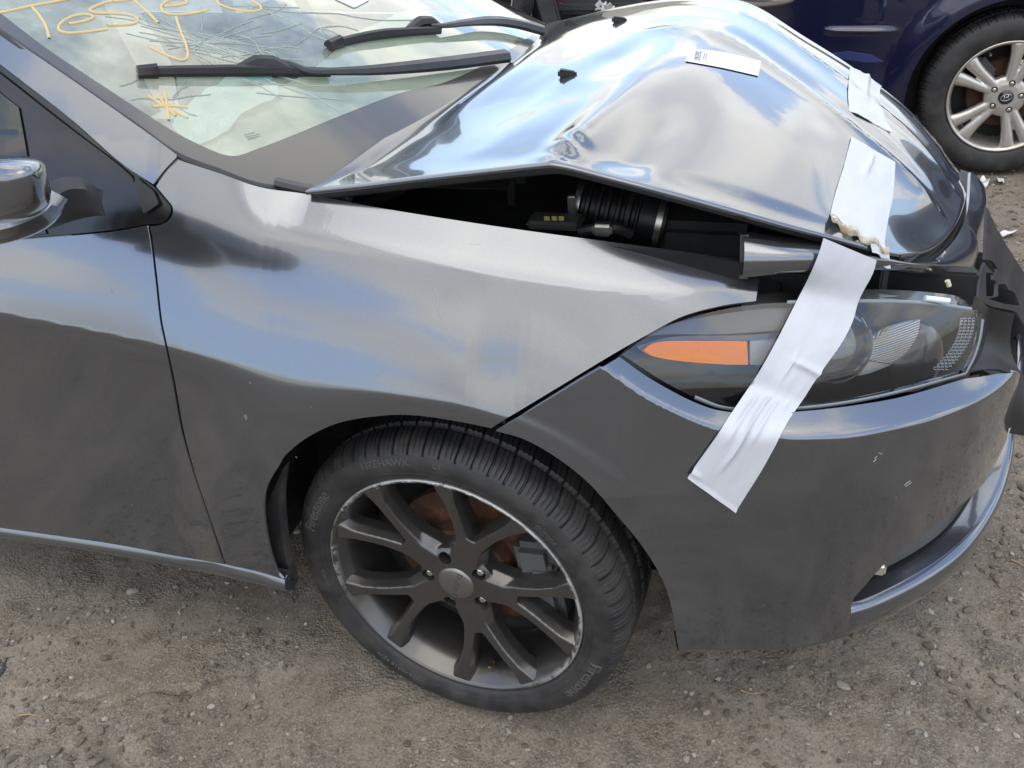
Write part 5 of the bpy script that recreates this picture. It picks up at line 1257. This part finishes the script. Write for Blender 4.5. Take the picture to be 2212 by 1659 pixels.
solid('brake_disc', *lathe([(0, .085), (.14, .085), (.145, .10), (.145, .12)], 60), RUST, bw)
solid('brake_caliper', *box((-.10, .075, .10), (.10, .06, .07), np.array([[.7, 0, -.7], [0, 1, 0], [.7, 0, .7]]), .012), DKMETAL, bw)
add('brake_shield', *lathe([(0, .13), (.198, .13)], 50), VOID, bw)

# ================================================================== CAR FAR BEHIND THE HOOD
fx, fy = -1.62, 5.75
far_ = thing('stripped_car', 'dark stripped car with one alloy wheel and open front behind the wrecked car', 'car', (fx-.8, fy+.9, 0))
fw_ = part_empty('front_wheel', far_, (fx-.06, fy-.02, .33), -.12)
tyre_mesh('tyre', fw_, bt_, .318, .332, 60, RUBBER, .004, ((.06, .005), (.11, .005)))
o = add('rim_barrel', *lathe([(.222, .012), (.2278, -.003), (.2245, -.006), (.214, .004), (.204, .04), (.20, .19)], 80), ALLOY, fw_); fix_normals(o.data)
geos = [lathe([(0, .006), (.06, .006), (.08, .012), (.083, .05), (0, .05)], 40)]
for k in range(6): geos.append(spoke_geo([pol(.05, 20+60*k), pol(.12, 20+60*k), pol(.218, 20+60*k)], [.05, .045, .055], [.008, .005, .001], [.03, .028, .026]))
lugf = [pol(.055, 50+72*k) for k in range(5)]
cast_face('rim', geos, None, fw_, ALLOY, .005, 3)
for c in lugf: solid('lug_nut', *hexnut(c, .012, -.004, .02), METAL, fw_)
add('brake_shield', *lathe([(0, .10), (.2, .10)], 40), VOID, fw_)
solid('fender_panel', *box(atY(1182, 10, 5.62), (.13, .05, .75), np.array([[.95, 0, .25], [0, 1, 0], [-.25, 0, .95]]), .015), GREYPL, far_)
solid('lower_body', *box((fx-.9, fy+.95, .72), (2.6, 1.3, .62), bev=.06), VOID, far_)
solid('bumper_bar', *box(atY(1300, 12, 5.80), (.62, .10, .10), bev=.03), GREYPL, far_)
MAROON = mat('maroon_plastic', (.075, .014, .018), .4)
solid('engine_cover', *box(atY(1235, -2, 5.95), (.20, .10, .10), bev=.02), MAROON, far_); solid('engine_cover', *box(atY(1355, -4, 6.05), (.28, .12, .12), bev=.02), MAROON, far_)
solid('bay_backing', *box(atY(1300, 20, 6.30), (1.0, .5, .55), bev=.05), VOID, far_)
FOIL = mat('frayed_foil', (.42, .42, .40), .5)
for i in range(6): solid('torn_wiring', *box(atY(1312+rr.uniform(-22, 22), 14+rr.uniform(-6, 7), 5.70), (.05, .012, .03), np.linalg.qr(np.random.default_rng(i).normal(size=(3, 3)))[0]), FOIL, far_)

# ================================================================== THINGS LYING ON THE GROUND
stones = [link('stone', new_mesh('stone', *stone_geo(200+i, 2), STONE, smooth_=False)) for i in range(6)]
proto = [o.data for o in stones]
for o in stones: bpy.data.objects.remove(o)
def stone(px, size_px, label, group=None, k=None):
    p = atZ(px[0], px[1], 0.0); d_ = (p-CAM_POS)@_fw; r_ = size_px/FPX*d_/2/1.1
    o = bpy.data.objects.new('stone', proto[rr.randrange(6) if k is None else k]); COL.objects.link(o)
    o.scale = (r_, r_*rr.uniform(.7, 1), r_*rr.uniform(.6, .9)); o.rotation_euler = (rr.uniform(-.3, .3), rr.uniform(-.3, .3), rr.uniform(0, 6.3)); o.location = (p[0], p[1], float(ground_h(np.array([p[0]]), np.array([p[1]]))[0])+r_*.25)
    return tag(o, label, 'stone', group)
for px, s_, lb in (((1822, 1478), 30, 'pale flat grey stone in front of the bumper, by the right edge of its shade'), ((2098, 1512), 32, 'pale grey round stone right of the bumper on the light dirt'), ((2125, 1545), 40, 'grey slab-like stone below the pale round one at the lower right'),
                   ((1192, 1598), 26, 'pale triangular stone below the front wheel'), ((150, 1558), 30, 'brightest blocky stone at the lower left corner'), ((212, 1568), 26, 'tall grey stone beside the dark gravel hollow'), ((288, 735+553-560+1106-553), 26, 'rounded tan stone in the shade under the door sill'),
                   ((228, 1424), 24, 'angular brown stone left of the middle of the dirt'), ((1515, 1562-40), 28, 'greyish stone below the bumper near its lowest point'), ((1706, 1440), 22, 'small upright whitish stone close under the bumper'), ((2108, 1195), 20, 'white stone chip beside the chin lip'), ((2143, 1225), 16, 'white chip at the right picture edge near the lip')):
    stone(px, s_, lb)
for i in range(150):
    u = rr.uniform(-20, 2230); v = rr.uniform(1300, 1680)
    P0 = atZ(u, v, 0)
    if u > 560 and u < 1480 and v < 1545: continue
    if v < 1240+.09*u: continue
    stone((u, v), rr.choice([11, 12, 13, 15, 16, 18, 22]), 'small loose grey-brown stone lying on the packed dirt', 'loose stones on the dirt')
for i in range(60):
    u = rr.uniform(2105, 2225); v = rr.uniform(385, 1250)
    if u < 2110+(v-400)*.12 and v < 900: continue
    stone((u, v), rr.choice([8, 9, 10, 12, 15]), 'small pale stone lying on the dirt strip beyond the nose', 'loose stones on the dirt strip')
for (u, v, s_) in ((40, 1560, 22), (75, 1600, 26), (120, 1622, 30), (172, 1600, 28), (255, 1606, 24), (300, 1585, 20), (338, 1618, 26), (205, 1640, 32), (285, 1645, 24), (25, 1640, 28), (385, 1640, 22), (420, 1600, 18), (355, 1560, 16), (95, 1640, 24)):
    stone((u, v), s_, 'pale broken stone lying around the dark gravel hollow at lower left', 'broken stones at the gravel hollow')
TRASH = mat('dirty_paper', (.62, .62, .60), .7); g = G(TRASH); g.set('Base Color', g.mix(g.ramp(g.noise(12, 5), [(.45, 0.), (.6, 1.)]), (.66, .65, .62), (.20, .17, .13)))
sheet('paper_scrap', 'crumpled white paper scrap below the blue car front tyre', [(2108, 392), (2122, 380), (2140, 388), (2132, 402), (2114, 410)], .012, TRASH, 'litter', seed=3, amp=.05)
sheet('paper_scrap', 'small pale leaf-like scrap right of the crumpled paper', [(2148, 384), (2166, 378), (2172, 386), (2158, 394)], .012, TRASH, 'litter', seed=4, amp=.04)
sheet('paper_scrap', 'flat pale scrap lying at the right picture edge beyond the nose', [(2160, 503), (2180, 496), (2200, 498), (2190, 506), (2165, 512)], .010, TRASH, 'litter', seed=5, amp=.03)
sheet('plastic_shard', 'grey plastic shard half buried at the left picture edge', [(-20, 1418), (30, 1412), (20, 1425), (0, 1450), (-20, 1470)], .014, GREYPL, 'litter', seed=6, amp=.02)
TWIG = mat('dry_twig', (.30, .19, .09), .8)
def twig(px, r_, label):
    P_ = np.array([atZ(u, v, .006) for u, v in px]); P_[:, 2] = ground_h(P_[:, 0], P_[:, 1])+r_*1.2
    return tag(solid('twig', *tube(curve(P_, n=16), np.linspace(r_, r_*.5, 16), 6), TWIG), label, 'twig')
twig([(38, 1542), (62, 1541), (88, 1545)], .0022, 'thin dry straw-coloured twig at the lower left by the pale stones')
twig([(2185, 1208), (2200, 1214), (2215, 1222)], .0025, 'light brown twig at the right picture edge beside the bumper lip')
twig([(1600, 1480), (1625, 1487), (1650, 1482)], .0018, 'short dry twig on the dirt under the bumper')
